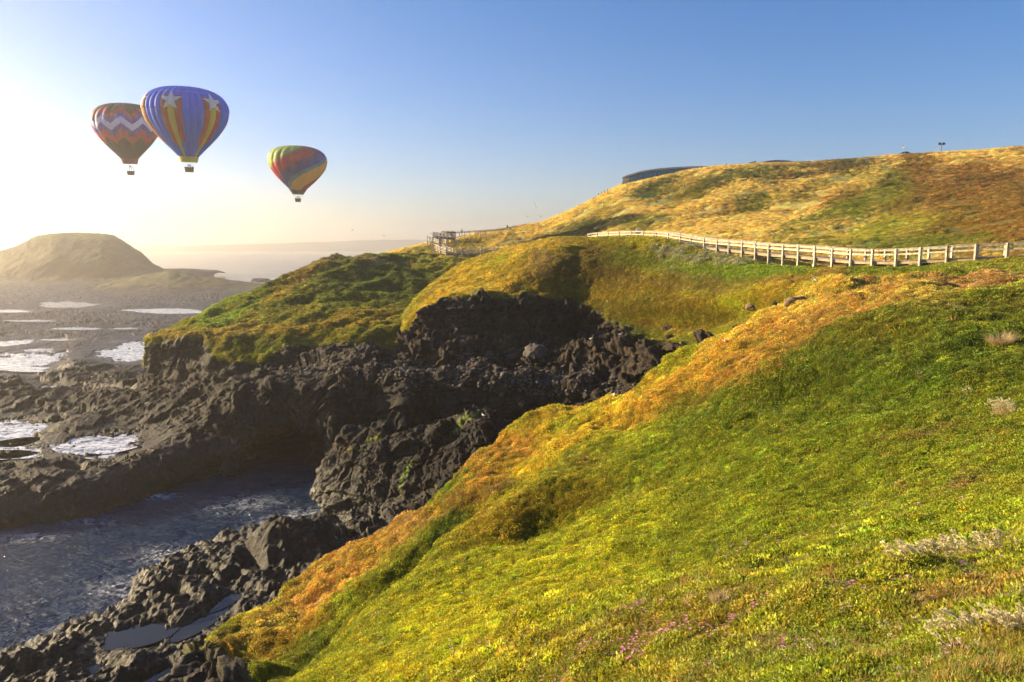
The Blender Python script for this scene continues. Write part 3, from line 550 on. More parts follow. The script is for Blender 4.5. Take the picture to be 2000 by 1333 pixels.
def pool(px, py, rx, ry, lv, an, name='tide_pool', grow=1.3):
    vs = []; a = R(an)
    for k in range(40):
        t = 2 * math.pi * k / 40; u = math.cos(t) * rx * grow; v = math.sin(t) * ry * grow
        qx = px + u * math.cos(a) - v * math.sin(a); qy = py + u * math.sin(a) + v * math.cos(a)
        vs.append(tuple(P(qx, qy, Yat(qx, qy, lv))))
    o = MB().add(vs, [tuple(range(40))]).build(name, M['surf' if grow == 1.3 else 'pool']); o['kind'] = 'structure'; return o
for i, q in enumerate(POOLS): pool(*q)

# ---- lumpy rock shelf in front of the cove
s_rows = [
 row(-3, [(-600,1345),(0,1262),(100,1228),(200,1186),(270,1118),(340,1068),(400,1040),(480,1018),(560,1008),(620,1012),(700,1030)]),
 row(.3, [(-600,1368),(0,1285),(100,1250),(200,1208),(270,1140),(340,1090),(400,1062),(480,1042),(560,1032),(620,1036),(700,1052)]),
 row(1.6, [(-600,1385),(0,1298),(100,1264),(200,1222),(270,1158),(340,1108),(400,1080),(480,1060),(560,1050),(620,1052),(700,1064)]),
 row(1.5, [(-600,1450),(0,1370),(100,1330),(200,1290),(290,1220),(370,1165),(440,1130),(520,1105),(590,1085),(700,1085)]),
 row(1.5, [(-600,1560),(0,1480),(150,1400),(260,1340),(350,1270),(430,1215),(500,1170),(580,1130),(700,1110)]),
 row(2.5, [(-600,1700),(0,1600),(200,1490),(330,1400),(420,1330),(500,1260),(600,1190),(700,1150)]),
]
SG, sk = loft(s_rows, 700, [16, 40, 90, 110, 80], 5)
SX, SY = proj(SG)
g1, g2 = cells(SG + fbm(SG, 2, 3)[..., None] * .5, 1.9, 2.2); k1, k2 = cells(SG, .75, 6.1)
SG2 = SG.copy()
SG2[..., 2] += (.75 - g1) * .9 + (.6 - k1) * .42 + fbm(SG, 5, 5, .6, off=3.3) * 1.1 + fbm(SG, .6, 3, .6) * .22 - .1
SG2[..., 2] += 2.4 * np.exp(-(((SX - 560) / 75) ** 2 + ((SY - 1075) / 28) ** 2)) + 1.2 * np.exp(-(((SX - 640) / 40) ** 2 + ((SY - 1040) / 20) ** 2))
POOL2 = [(490,1103,20,12,1.15,25),(265,1235,72,24,1.05,-12),(335,1155,20,8,1.15,0),(405,1112,22,5,1.2,0),(650,1052,14,5,1.5,20),(455,1125,16,6,1.15,0),(385,1215,60,16,1.0,-30),(200,1310,34,10,1.0,-10),(300,1320,50,16,1.0,-30),(440,1170,40,12,1.05,-30)]
for i, (px, py, rx, ry, lv, an) in enumerate(POOL2):
    a = R(an); dx = SX - px; dy = SY - py; u = (dx * math.cos(a) + dy * math.sin(a)) / rx; v = (-dx * math.sin(a) + dy * math.cos(a)) / ry
    d = np.sqrt(u * u + v * v); tw = 1 - sstep(.9, 1.9, d); SG2[..., 2] = SG2[..., 2] * (1 - tw) + tw * (np.clip(SG2[..., 2], lv - .4, lv + .5) * .45 + lv * .55)
    m = d < 2.5; nz = np.zeros_like(d); nz[m] = fbm(np.stack([SX / 30, SY / 20, 0 * SX], -1)[m], .8, 4, .65, off=i * 2.3)
    t = 1 - sstep(.75, 1.15, d + nz * .8); SG2[..., 2] = SG2[..., 2] * (1 - t) + (np.minimum(SG2[..., 2], lv) * .25 + (lv - .3) * .75) * t
SG2[..., 2] += (SG2[..., 2] > 1.2) * 0
shelf = grid_mesh('rock_shelf', SG2, {'col': paint(SG, (.05, .04, .03), []), 'rock': np.ones(SG.shape[:2])}, M['platform'])
for q in POOL2: pool(*q, grow=1.25)

# ---- far island, low spit, low hill, distant coast
def farloft(name, rows, nu, subs, base, blobs, amps, skirts=()):
    G, k = loft(rows, nu, subs, 1.2, skirts); n = orient(normals(G), G)
    G2 = G + lumps(G, n, amps, .5); c = paint(G, base, blobs, .4); c *= (1 + .25 * fbm(G, amps[-1][0] * 2, 3))[..., None]
    return grid_mesh(name, G2, {'col': c, 'rock': sstep(.4, .7, k + fbm(G, 20, 4) * .3)}, M['far'])
isl_top = [(-150,540),(-60,510),(0,491),(30,482),(60,467),(75,461),(95,457.5),(150,456.5),(205,458),(222,461),(240,471),(268,489),(280,496),(290,507),(300,517),(318,526)]
farloft('round_island', [
 [(a, b + 40, 800) for a, b in isl_top],
 [(a, b + .4, 690) for a, b in isl_top],
 [(a, b, 660) for a, b in isl_top],
 [(-150,542,650),(0,500,646),(30,490,646),(70,474,646),(100,465,646),(205,466,646),(225,470,646),(245,482,646),(290,512,648),(318,528,652)],
 [(-150,545,640),(0,514,632),(60,496,630),(100,484,630),(200,486,630),(250,504,632),(318,530,640)],
 [(-150,548,620),(0,528,614,.4),(60,515,612,.5),(100,508,610,.5),(200,510,610,.5),(250,520,612,.5),(322,533,620,.6)],
 [(-150,552,600,.6),(0,548,596,.9),(100,545,594,.9),(200,545,594,.9),(260,543,596,.9),(330,538,604,1)],
 [(-150,566,560,.6),(0,562,556,1),(200,560,556,1),(335,552,566,1)]],
 300, [6, 8, 20, 30, 40, 36, 16], (.055, .045, .018), [(150,462,120,8,0,(.11,.11,.03),1.)], [(60, .8, 3), (20, 1.3, 4), (7, 1.1, 4)])
farloft('low_spit', [[(250,534,720),(440,534,760)], [(260,523,690,.6),(320,524,690,.8),(380,526,690,1),(425,528.5,690,1),(436,531.5,690,1)], [(260,530,640,1),(330,532,640,1),(400,534,645,1),(420,536,660,1)], [(255,556,560,1),(330,552,580,1),(420,545,620,1)]],
 160, [6, 14, 14], (.08, .07, .03), [], [(30, 2, 3), (10, 1.2, 3)])
farloft('low_green_hill', [
 [(185,575,560),(300,565,560),(560,575,520)],
 [(190,556,500),(230,547,500),(260,542,500),(290,535,498),(330,531,496),(365,533,494),(395,541,488),(440,546,484),(480,551,480),(530,556,478),(560,558,476)],
 [(190,560,470),(260,552,468),(330,548,466),(400,556,462),(480,562,458),(560,568,452)],
 [(190,568,440,.8),(260,566,436,.9),(330,566,434,.9),(400,570,430,1),(480,574,426,1),(560,578,420,1)],
 [(190,590,390,1),(330,590,390,1),(560,598,380,1)]],
 260, [6, 24, 24, 20], (.07, .055, .025), [(330,535,60,5,0,(.10,.10,.025),.7)], [(25, 1.6, 3), (8, .8, 3)])
farloft('distant_coast', [
 [(150,489,4600),(1300,489,4600)],
 [(150,485,4200),(290,482.5,4200),(400,479,4200),(520,477,4200),(600,473,4200),(700,471,4200),(760,469,4200),(1300,467,4200)],
 [(150,489.5,4000),(600,483,4000),(1300,482,4000)], [(150,492,3950),(1300,492,3950)]],
 200, [4, 10, 6], (.08, .08, .04), [], [(300, 6, 3), (100, 3, 3)])

# ---- sea: one sheet to the horizon, finer near the cove
xs = np.unique(np.concatenate([np.linspace(-6000, -200, 24), np.linspace(-200, 60, 261), np.linspace(60, 6000, 24)]))
ys = np.unique(np.concatenate([np.linspace(-60, 30, 6), np.linspace(30, 130, 201), np.linspace(130, 1000, 80), np.linspace(1000, 6500, 30)]))
WX, WY = np.meshgrid(xs, ys); WG = np.stack([WX, WY, 0 * WX], -1)
nearw = (WY > 30) & (WY < 130) & (WX > -200) & (WX < 60)
wv = fbm(np.stack([WX * .7 + WY * .35, WY - WX * .3, 0 * WX], -1), 2.6, 4, .6, off=3.) * .26
WG[..., 2] = np.where(nearw, wv, 0)
foam = np.zeros(WX.shape)
def foamspot(px, py, r, w, e=1.):
    q = P(px, py, Yat(px, py, 0)); global foam
    foam = np.maximum(foam, w * np.exp(-(((WX - q[0]) / r) ** 2 + ((WY - q[1]) / (r * e)) ** 2)))
for f in [(560,1022,3.,1.15,.7),(530,1034,2.4,.9,.8),(590,1008,2.4,1.,.8),(300,970,2.2,1.3,.5),(480,985,4,.56,.6),(60,1050,3,.8,.4),(180,1020,3,.7,.4),(250,1150,3,.7,.6),(330,1085,3,.8,.6)]: foamspot(*f)
for f in [(245,690,12,1.2,2.),(40,705,14,1.,2.),(480,540,60,1.3,1.2),(430,535,50,1.2,1.2),(540,546,40,1.1,1),(505,552,30,1.2,1),(560,530,60,.5,.6),(620,522,60,.5,.6)]: foamspot(*f)
sea = grid_mesh('water', WG, {'foam': foam}, M['sea'])

bpy.context.view_layer.update()
DG = bpy.context.evaluated_depsgraph_get()
def hit(px, py, far=3000):
    x, y, z = ray(px, py); d = Vector((x, y, z)).normalized()
    ok, loc, nor, _, ob, _ = scn.ray_cast(DG, Vector((0, 0, CAMZ)), d, distance=far)
    return (loc, nor, ob) if ok else (None, None, None)
def drop(x, y, z0=120.):
    ok, loc, nor, _, ob, _ = scn.ray_cast(DG, Vector((x, y, z0)), Vector((0, 0, -1)), distance=300)
    return loc if ok else Vector((x, y, 0))
# ================================================================== BOARDWALK
def V(a): return Vector([float(c) for c in a])
def walk(name, label, pts, width, side, rails, post_w=.2, top=1.1, cap=None, sink=.5, label_cat='boardwalk', far_posts=True, legs=True, rail_h=.17, deck=True, rmat='timber', group=None, maxdrop=4.):
    """pts: near-edge deck corners in world space; width towards `side`"""
    root = empty(name, pts[0]); tag(root, label, label_cat, group); inv = -V(root.location)
    pts = [V(p) + inv for p in pts]; org = V(root.location)
    offs = []
    for i, p in enumerate(pts):
        d = (pts[min(i + 1, len(pts) - 1)] - pts[max(i - 1, 0)]); d.z = 0; d.normalize()
        n = Vector((-d.y, d.x, 0)) * side; offs.append(n)
    def post(p, z0, z1):
        m = MB(); m.box((p.x, p.y, (z0 + z1) / 2), (post_w, post_w, z1 - z0), rz=.2)
        m.box((p.x, p.y, z1 + .012), (post_w * 1.08, post_w * 1.08, .03), rz=.2)
        m.build('post', M[rmat], root)
    for s in range(2 if far_posts else 1):
        line = [p + o * (width * s + (.02 if s else -.06)) for p, o in zip(pts, offs)]
        for i, p in enumerate(line):
            g = drop(p.x + org.x, p.y + org.y, p.z + org.z + .6).z - org.z if legs else p.z - .3
            g = max(min(g, p.z - .1), p.z - maxdrop)
            post(p, g - .3, p.z + top)
        for h in rails:
            m = MB()
            for a, b in zip(line[:-1], line[1:]):
                d = (b - a).normalized(); o = offs[0] * 0
                m.beam(a + Vector((0, 0, h)) + d * .01 - o, b + Vector((0, 0, h)) - d * .01, .06, rail_h)
            m.build('rail', M[rmat], root)
        if cap:
            m = MB()
            for a, b in zip(line[:-1], line[1:]): m.beam(a + Vector((0, 0, cap)), b + Vector((0, 0, cap)), .15, .04)
            m.build('handrail', M[rmat], root)
    if deck:
        m = MB(); f = [MB(), MB()]
        for i, (a, b) in enumerate(zip(pts[:-1], pts[1:])):
            ca = a + offs[i] * width / 2; cb = b + offs[i + 1] * width / 2; L_ = (b - a).length; n = max(2, int(L_ / .3))
            for k in range(n):
                t0 = k / n; t1 = (k + .93) / n
                A0 = a.lerp(b, t0); A1 = a.lerp(b, t1); B0 = (a + offs[i] * width).lerp(b + offs[i + 1] * width, t0); B1 = (a + offs[i] * width).lerp(b + offs[i + 1] * width, t1)
                dn = Vector((0, 0, -.05)); m.add([A0, A1, B1, B0, A0 + dn, A1 + dn, B1 + dn, B0 + dn], [(0, 1, 2, 3), (7, 6, 5, 4), (0, 4, 5, 1), (1, 5, 6, 2), (2, 6, 7, 3), (3, 7, 4, 0)])
            for e, ff in ((.07, f[0]), (.93, f[1])):
                p = a + offs[i] * width * e; q = b + offs[i + 1] * width * e; ff.beam(p + Vector((0, 0, -.2)), q + Vector((0, 0, -.2)), .07, .28)
            MB().beam(a + Vector((0, 0, -.44)), a + offs[i] * width + Vector((0, 0, -.44)), .1, .18).build('bearer', M['deck'], root)
        m.build('deck', M['deck'], root); [ff.build('fascia', M['fascia'], root) for ff in f]
    return root
bw = [(2172,495,62.5),(2100,496,63.5),(2030,498,64.8),(1966,500,66),(1905,502,67.2),(1849,504.5,68.6),(1797,507.5,70.2),(1750,509.5,72),(1704,510,74),(1662,509,76.2),(1626,506,78.6),(1592,502.5,81),(1560,500,83.6),(1530,497.5,86.2),(1502,495.5,88.8),(1476,493,91.4),(1450,490,94),(1424,487.5,96.8),(1401,485.5,99.4),(1376,482.5,102.4),(1350,479,105.8),(1329,475,109),(1306,470,112.4),(1282,467,116),(1257,465.5,119.6),(1233,465,123),(1210,465,126.5),(1188,466,130),(1167,467,133.5),(1149,469,137)]
walk('boardwalk', 'long pale timber boardwalk on posts, curving along the foot of the golden hill', [P(*q) for q in bw], 2.0, -1, (1.0, .6), .2, 1.12, cap=1.14, rail_h=.135)
for px, py, Y in ((1700, 528, 76),):
    pass
# lookout at the headland's end
lk = [(1060,492,168),(1030,493,170),(1008,494,171),(987,494.5,172),(963,495,173),(939,495.5,174),(915,496,175),(904,496.5,175.5),(891,497.5,176)]
walk('lookout_walkway', 'dark timber railed walkway with three rails below the packed lookout deck', [P(*q) for q in lk], 2.0, -1, (1.1, .72, .36), .2, 1.3, rail_h=.15, maxdrop=1.6, group=None)
lk2 = [(885,495,176.5),(874,492,179),(869,489,181.5),(863,486.5,184)]
walk('lookout_ramp', 'steep railed ramp climbing left from the dark walkway at the headland tip', [P(*q) for q in lk2], 1.8, 1, (1.1, .72, .36), .2, 1.3, rail_h=.15, far_posts=True, maxdrop=1.8)
lk3 = [(871,479,186),(864,477.5,188.5),(858.5,475.5,191),(853,474,193.5),(848,472.5,196)]
walk('lookout_landing', 'leftmost tall-legged railed landing at the tip of the headland above the sea', [P(*q) for q in lk3], 1.8, 1, (1.25, .85, .45), .2, 1.5, rail_h=.15, maxdrop=2.2)
lk4 = [(889,464,192),(882,464.5,193),(875,464,194),(868,463,195),(861,462,196)]
walk('lookout_deck', 'raised timber lookout deck crowded with people at the end of the headland', [P(*q) for q in lk4], 2.6, 1, (1.0, .65, .3), .2, 1.05, cap=1.08, rail_h=.25, maxdrop=2.5)
lk5 = [(888,458.5,205)] + [(897 + i * 10.3, 458.3 - i * .78, 205 + i * 1.6) for i in range(10)]
walk('upper_walkway_fence', 'thin dark post and rail fence running up the skyline right of the lookout crowd', [P(a, b + 2.2, c) for a, b, c in lk5], 1.8, -1, (.95, .7), .2, 1.0, rail_h=.16, far_posts=False, deck=False, label_cat='fence', maxdrop=.8)

# ================================================================== FENCE POSTS
pm = MB(); pm.tube([(0, 0, -.5), (0, 0, 1.0), (0, 0, 1.06)], [.13, .12, .07], 8); pme = pm.mesh('fence_post'); pme.materials.append(simple('grey_post', (.16, .12, .08), .8))
POSTS = [(1224.5,365,'first post from the left on the slope below the curved roof tip'),(1257,362,'second post from the left on the slope below the curved building'),(1297,366,'third post from the left below the curved building, beside a dark green bush'),(1336,366,'fourth post from the left below the curved building'),(1384,361,'fifth post from the left below the curved building, by a sloping stay'),
 (1280,345,'leftmost short pale post in front of the blue glass'),(1288,343,'middle short pale post in front of the blue glass'),(1298,342,'right short pale post in front of the blue glass'),
 (1329,337,'short post standing before the middle of the curved building'),(1348,335,'short post near the right half of the curved building'),(1370,332,'short post by the right end of the curved building'),(1419,326.5,'lone post on the skyline right of the curved building'),
 (1487,341,'tall lone post in dark green scrub under the small far roof'),(1553.5,335,'lone post on the hill below the right end of the small far roof'),(1621,338,'lone post on the dark dip of the upper hill'),(1694.5,332,'rightmost lone post on the hill crest left of the parked car'),
 (1169,379,'lowest of the four posts on the skyline left of the curved building'),(1175,377.5,'second lowest of four posts on the skyline left of the curved building'),(1181,376,'third of four posts climbing the skyline left of the curved building'),(1186,374,'uppermost of four posts on the skyline left of the curved building')]
for px, py, lab in POSTS:
    p, n_, o_ = hit(px, py)
    k = 0
    while p is None or p.y > 300:
        py += 1; p, n_, o_ = hit(px, py); k += 1
    o = bpy.data.objects.new('fence_post', pme); COL.objects.link(o); o.location = p; o.rotation_euler = (random.uniform(-.06, .06), random.uniform(-.06, .06), random.random() * 3)
    o.scale = (1.2, 1.2, random.uniform(.95, 1.15)); tag(o, 'wooden post, ' + lab, 'post', 'fence posts on the golden hill')

for px, lab in [(1576, 'leftmost of four short white posts on the hill crest'), (1586, 'second of four short white posts on the hill crest'), (1634, 'third of four short white posts on the hill crest'), (1643, 'rightmost of four short white posts on the hill crest')]:
    q = MB(); q.tube([(0, 0, -3), (0, 0, .55), (0, 0, .62)], [.16, .16, .1], 8); wo = q.build('white_post', simple('white_paint', (.7, .68, .64), .5)); wo.location = P(px, 316.5 - (px - 1576) * .02, 250); tag(wo, lab, 'post', 'white posts on the hill crest')
# ================================================================== BUILDING, ROOF, CAR, LAMP
def curved_building():
    c0 = P(1216, 352, 246); root = empty('visitor_centre', c0); tag(root, 'low building with sweeping curved grey roof and blue glass wall on the skyline', 'building')
    roof = [(1215.5,346.5,244),(1225,342.5,244),(1252,334.3,245),(1280,330,246),(1305,327.6,247),(1330,326,248),(1357,325,249),(1395,324.6,251),(1440,326,254)]
    bot = [(1222,360),(1230,357.5),(1252,348),(1280,343),(1305,341),(1330,340),(1357,339),(1395,339),(1440,340)]
    top = [V(P(*q)) - c0_ for q in roof] if False else [V(P(*q)) - V(c0) for q in roof]
    m = MB(); back = Vector((3, 13, .3))
    for i, (a, b) in enumerate(zip(top[:-1], top[1:])):
        t = Vector((0, 0, -.55)); m.add([a, b, b + back, a + back, a + t, b + t, b + back + t, a + back + t], [(0, 1, 2, 3), (7, 6, 5, 4), (0, 4, 5, 1), (2, 6, 7, 3)] + ([(0, 3, 7, 4)] if i == 0 else []) + ([(1, 5, 6, 2)] if i == len(top) - 2 else []))
    m.build('roof', simple('roof_metal', (.34, .34, .35), .45, .3, .08), root)
    g = MB(); fr = MB(); fin = Vector((1.0, 1.2, 0))
    low = [V(P(q[0] + (6 if i == 0 else 0), r_[1], q[2])) - V(c0) for i, (q, r_) in enumerate(zip(roof, bot))]
    gl = simple('blue_glass', (.05, .20, .30), .12, 0, .1)
    for i in range(1, len(top) - 1):
        a, b = top[i] + fin + Vector((0, 0, -.56)), top[i + 1] + fin + Vector((0, 0, -.56)); c, d = low[i + 1] + fin, low[i] + fin
        c.z -= 3; d.z -= 3
        n = 3
        for k in range(n):
            p0, p1, q0, q1 = a.lerp(b, k / n), a.lerp(b, (k + 1) / n), d.lerp(c, k / n), d.lerp(c, (k + 1) / n)
            mb = MB(); bk = Vector((.1, .3, 0)); mb.add([p0, p1, q1, q0, p0 + bk, p1 + bk, q1 + bk, q0 + bk], [(0, 1, 2, 3), (7, 6, 5, 4), (0, 4, 5, 1), (1, 5, 6, 2), (2, 6, 7, 3), (3, 7, 4, 0)])
            if (i, k) in ((1, 2), (2, 0), (2, 1), (3, 0), (3, 1), (4, 0)) or True: mb.build('window', gl, root)
            fr.beam(p0 - bk * .3, q0 - bk * .3, .12, .12)
    fr.build('mullion', simple('window_frame', (.08, .09, .10), .5), root)
    e = MB(); a0, a1 = top[0] + Vector((.25, .15, -.56)), top[1] + fin + Vector((0, -.1, -.56)); z1 = Vector((0, 0, -9))
    q0 = V(P(1214.6, 357.5, 244)) - V(c0); q1 = V(P(1222, 359.5, 245)) - V(c0) + fin; q0.z -= .2; q1.z -= 3
    bk = Vector((3, 12, 0)); e.add([a0, a1, q1, q0, a0 + bk, a1 + bk, q1 + bk, q0 + bk], [(0, 1, 2, 3), (7, 6, 5, 4), (0, 4, 5, 1), (1, 5, 6, 2), (2, 6, 7, 3), (3, 7, 4, 0)])
    e.build('wall', simple('render_wall', (.6, .5, .4), .8), root)
curved_building()
c0 = V(P(1475, 322, 262)); root = empty('visitor_annex', c0); tag(root, 'far low building showing only its thin curved roof and pale gable above the hill crest', 'building')
rf = [(1484,317.2,262),(1500,314.4,263),(1515,312.8,264),(1530,313.2,265),(1545,314.6,266),(1557,316.6,267)]
m = MB(); tp = [V(P(*q)) - c0 for q in rf]
for i, (a, b) in enumerate(zip(tp[:-1], tp[1:])):
    t = Vector((0, 0, -.3)); bk = Vector((1, 9, 0)); m.add([a, b, b + bk, a + bk, a + t, b + t, b + bk + t, a + bk + t], [(0, 1, 2, 3), (7, 6, 5, 4), (0, 4, 5, 1), (2, 6, 7, 3)] + ([(0, 3, 7, 4)] if i == 0 else []))
m.build('roof', simple('annex_roof', (.16, .18, .21), .5, .2), root)
m = MB(); fl = [q + Vector((.3, .3, -.3)) for q in tp]
m.add(fl + [q + Vector((0, 0, -3)) for q in fl] + [q + Vector((0, 6, 0)) for q in fl] + [q + Vector((0, 6, -3)) for q in fl], [(i, i + 1, 7 + i, 6 + i) for i in range(5)] + [(12, 0, 6, 18), (5, 17, 23, 11)])
m.build('wall', simple('annex_wall', (.2, .22, .25), .6), root)
m = MB(); a = V(P(1461, 318.5, 261)) - c0; b = V(P(1477, 313.8, 261)) - c0; c = V(P(1477, 324, 261)) - c0; d = V(P(1461, 325, 261)) - c0; bk = Vector((0, 5, 0))
m.add([a, b, c, d, a + bk, b + bk, c + bk, d + bk], [(0, 1, 2, 3), (7, 6, 5, 4), (0, 4, 5, 1), (1, 5, 6, 2), (3, 7, 4, 0)]).build('gable', simple('annex_gable', (.5, .45, .38), .7), root)

def car(px, py, Y):
    g = V(P(px, py, Y)); root = empty('parked_car', g, R(8)); tag(root, 'dark car parked on the hill crest behind scrub, left of the lamp post', 'car')
    prof = [(-2.1, .45), (-2.1, .95), (-1.55, 1.02), (-1.0, 1.48), (.55, 1.52), (1.25, 1.02), (2.0, .88), (2.15, .45)]
    m = MB(); w_ = .88; n = len(prof)
    ins = lambda z: w_ * (1 - max(0, z - 1.0) * .35)
    vs = [(x, -ins(z), z) for x, z in prof] + [(x, ins(z), z) for x, z in prof]
    m.add(vs, [tuple(range(n)), tuple(range(n, 2 * n))[::-1]] + [(i, n + i, n + (i + 1) % n, (i + 1) % n) for i in range(n)]); m.build('body', simple('car_paint', (.03, .03, .035), .25, .3), root)
    for s in (-1, 1):
        gm = MB(); q = [(-1.3, 1.08), (-.92, 1.4), (.5, 1.44), (1.02, 1.08)]; gm.add([(x, s * (ins(z) + .012), z) for x, z in q] + [(x, s * (ins(z) - .03), z) for x, z in q], [(0, 1, 2, 3), (7, 6, 5, 4), (0, 4, 5, 1), (1, 5, 6, 2), (2, 6, 7, 3), (3, 7, 4, 0)]); gm.build('side_window', simple('car_glass', (.01, .012, .015), .08), root)
        for x in (-1.35, 1.35):
            wm = MB(); wm.tube([(x, s * .72, .34), (x, s * .92, .34)], .34, 18); wo = wm.build('wheel', simple('tyre', (.015, .015, .015), .8), root)
            MB().tube([(x, s * .925, .34), (x, s * .94, .34)], .2, 14).build('rim', simple('alloy', (.4, .4, .4), .3, .8), wo)
car(1768.5, 304.6, 296)
def lamp_post():
    g = V(P(1837.5, 303, 285)); root = empty('lamp_post', g); tag(root, 'tall dark pole with two square floodlight heads on the hill skyline', 'lamp post')
    h = (303 - 284.5) / FOC * 285; mt = simple('dark_steel', (.03, .03, .035), .5, .5)
    MB().tube([(0, 0, 0), (0, 0, h)], [.16, .1], 8).build('pole', mt, root); MB().box((0, 0, h + .03), (2.0, .12, .12)).build('crossarm', mt, root)
    for s in (-1, 1): MB().box((s * .72, -.1, h + .45), (.95, .4, .8)).build('lamp_head', mt, root)
lamp_post()

# ================================================================== PEOPLE
def body_mesh(kind, cols):
    J = {'pel': (0, 0, .95), 'wst': (0, 0, 1.08), 'chs': (0, .01, 1.32), 'nck': (0, 0, 1.48), 'hd0': (0, -.015, 1.56), 'hd1': (0, -.02, 1.66), 'hd2': (0, -.01, 1.73)}
    Rr = {'pel': .145, 'wst': .12, 'chs': .155, 'nck': .055, 'hd0': .075, 'hd1': .098, 'hd2': .06}
    E = [('pel', 'wst'), ('wst', 'chs'), ('chs', 'nck'), ('nck', 'hd0'), ('hd0', 'hd1'), ('hd1', 'hd2')]
    for s, t in ((-1, 'l'), (1, 'r')):
        arm = {'stand': [(s*.19, 0, 1.42), (s*.25, .02, 1.14), (s*.24, -.08, .90), (s*.24, -.10, .82)],
               'lean': [(s*.19, -.02, 1.40), (s*.24, -.10, 1.15), (s*.14, -.36, 1.08), (s*.12, -.42, 1.07)],
               'raise': [(s*.19, 0, 1.42), (s*.27, -.16, 1.30), (s*.12, -.28, 1.52), (s*.09, -.29, 1.58)],
               'walk': [(s*.19, 0, 1.42), (s*.23, s*.10, 1.16), (s*.22, s*.12-.12, .93), (s*.22, s*.12-.15, .86)]}[kind]
        leg = {'walk': [(s*.09, 0, .90), (s*.10, s*-.14, .50), (s*.10, s*-.22+.06, .09), (s*.10, s*-.22-.08, .04)]}.get(kind, [(s*.09, 0, .90), (s*.11, -.01, .50), (s*.12, .02, .08), (s*.13, -.12, .04)])
        for i, (q, r_) in enumerate(zip(arm, (.06, .046, .034, .036))): J[f'a{t}{i}'] = q; Rr[f'a{t}{i}'] = r_
        for i, (q, r_) in enumerate(zip(leg, (.092, .066, .045, .04))): J[f'g{t}{i}'] = q; Rr[f'g{t}{i}'] = r_
        E += [('chs', f'a{t}0')] + [(f'a{t}{i}', f'a{t}{i+1}') for i in range(3)] + [('pel', f'g{t}0')] + [(f'g{t}{i}', f'g{t}{i+1}') for i in range(3)]
    ks = list(J); me = bpy.data.meshes.new('figure'); me.from_pydata([J[k] for k in ks], [(ks.index(a), ks.index(b)) for a, b in E], []); me.update()
    o = bpy.data.objects.new('figure', me); COL.objects.link(o); o.modifiers.new('s', 'SKIN'); sv = me.skin_vertices[0].data
    for i, k in enumerate(ks): sv[i].radius = (Rr[k], Rr[k] * (.72 if k in ('pel', 'wst', 'chs') else 1)); sv[i].use_root = k == 'pel'
    ss = o.modifiers.new('u', 'SUBSURF'); ss.levels = 1; ss.render_levels = 1
    bpy.context.view_layer.update(); dg = bpy.context.evaluated_depsgraph_get(); nm = bpy.data.meshes.new_from_object(o.evaluated_get(dg)); nm.name = 'person'
    bpy.data.objects.remove(o); nm.materials.clear()
    for c in cols: nm.materials.append(c)
    for p in nm.polygons:
        z = p.center.z; x = abs(p.center.x); p.use_smooth = True
        if z > 1.5: p.material_index = 3 if (z > 1.69 or p.center.y > .03) else 2
        elif z > .98 and not (x > .2 and z < .92): p.material_index = 0
        elif x > .19 and z < .99 and z > .7: p.material_index = 2
        else: p.material_index = 1 if z > .1 else 4
    return nm
CM = {}
def cl(n, c):
    if n not in CM: CM[n] = simple('cloth_' + n, c, .85, 0, .1, 8)
    return CM[n]
skin = simple('skin', (.42, .24, .16), .6, 0, .05); hair = simple('hair', (.03, .02, .015), .7); shoe = simple('shoe', (.02, .02, .02), .6)
DK = (.03, .03, .035)
def person(p, rz, kind, shirt, trs, label, group=None, mesh=None):
    me = mesh or body_mesh(kind, [shirt, trs, skin, hair, shoe]); o = bpy.data.objects.new('person', me); COL.objects.link(o)
    o.location = p; o.rotation_euler = (0, 0, rz); tag(o, label, 'person', group); return o
crowd = [body_mesh('stand', [cl('black', DK), cl('navy', (.02, .025, .05)), skin, hair, shoe]), body_mesh('lean', [cl('grey', (.09, .09, .1)), cl('black', DK), skin, hair, shoe])]
for i in range(16):
    px = 863 + i * 1.62 + random.uniform(-.4, .4); row_ = i % 2
    q = V(P(px, 463.2 - .05 * i * 0, 195)) + Vector((0, .9 + row_ * .9, 0)); q.z = P(875, 464, 194)[2] + .02
    person(q, random.uniform(-.8, .8) + math.pi * (i % 3 == 0), 'stand', None, None, 'dark-clothed person standing in the packed crowd on the raised lookout deck', 'crowd on the lookout deck', crowd[i % 2])
deckz = lambda px, py, Y: V(P(px, py, Y))
person(deckz(854, 474, 194.4), 2.5, 'stand', cl('black', DK), cl('black', DK), 'person in dark clothes standing alone at the left end railing of the landing')
person(deckz(872, 491.5, 180.6), .4, 'walk', cl('black', DK), cl('navy', (.02, .025, .05)), 'person in black walking down the steep ramp behind the railings')
person(deckz(880, 493.8, 178.8), -.3, 'walk', cl('yellow', (.5, .36, .04)), cl('black', DK), 'person in a yellow top walking on the ramp')
person(deckz(882.4, 478.5, 187), .6, 'stand', cl('pink', (.45, .16, .14)), cl('grey', (.09, .09, .1)), 'person in a pink top standing below the right end of the crowded deck')
person(deckz(887, 478.5, 187.5), 2.8, 'stand', cl('black', DK), cl('black', DK), 'person in dark clothes between the pink top and the pale blue top')
person(deckz(890.5, 480, 186), -.5, 'walk', cl('paleblue', (.38, .42, .58)), cl('navy', (.02, .025, .05)), 'person in a pale blue top beside the lower rail')
person(deckz(902, 459.5, 206.5), .1, 'stand', cl('stone', (.3, .26, .22)), cl('black', DK), 'lone person in a stone coloured top standing by the thin skyline fence')
person(deckz(991, 450.3, 224), .3, 'lean', cl('black', DK), cl('black', DK), 'lone dark figure at the far right end of the skyline fence')
person(deckz(1244.5, 465.3, 122), .2, 'raise', cl('white', (.62, .58, .52)), cl('black', DK), 'person in a white shirt on the long boardwalk raising both hands to the face')
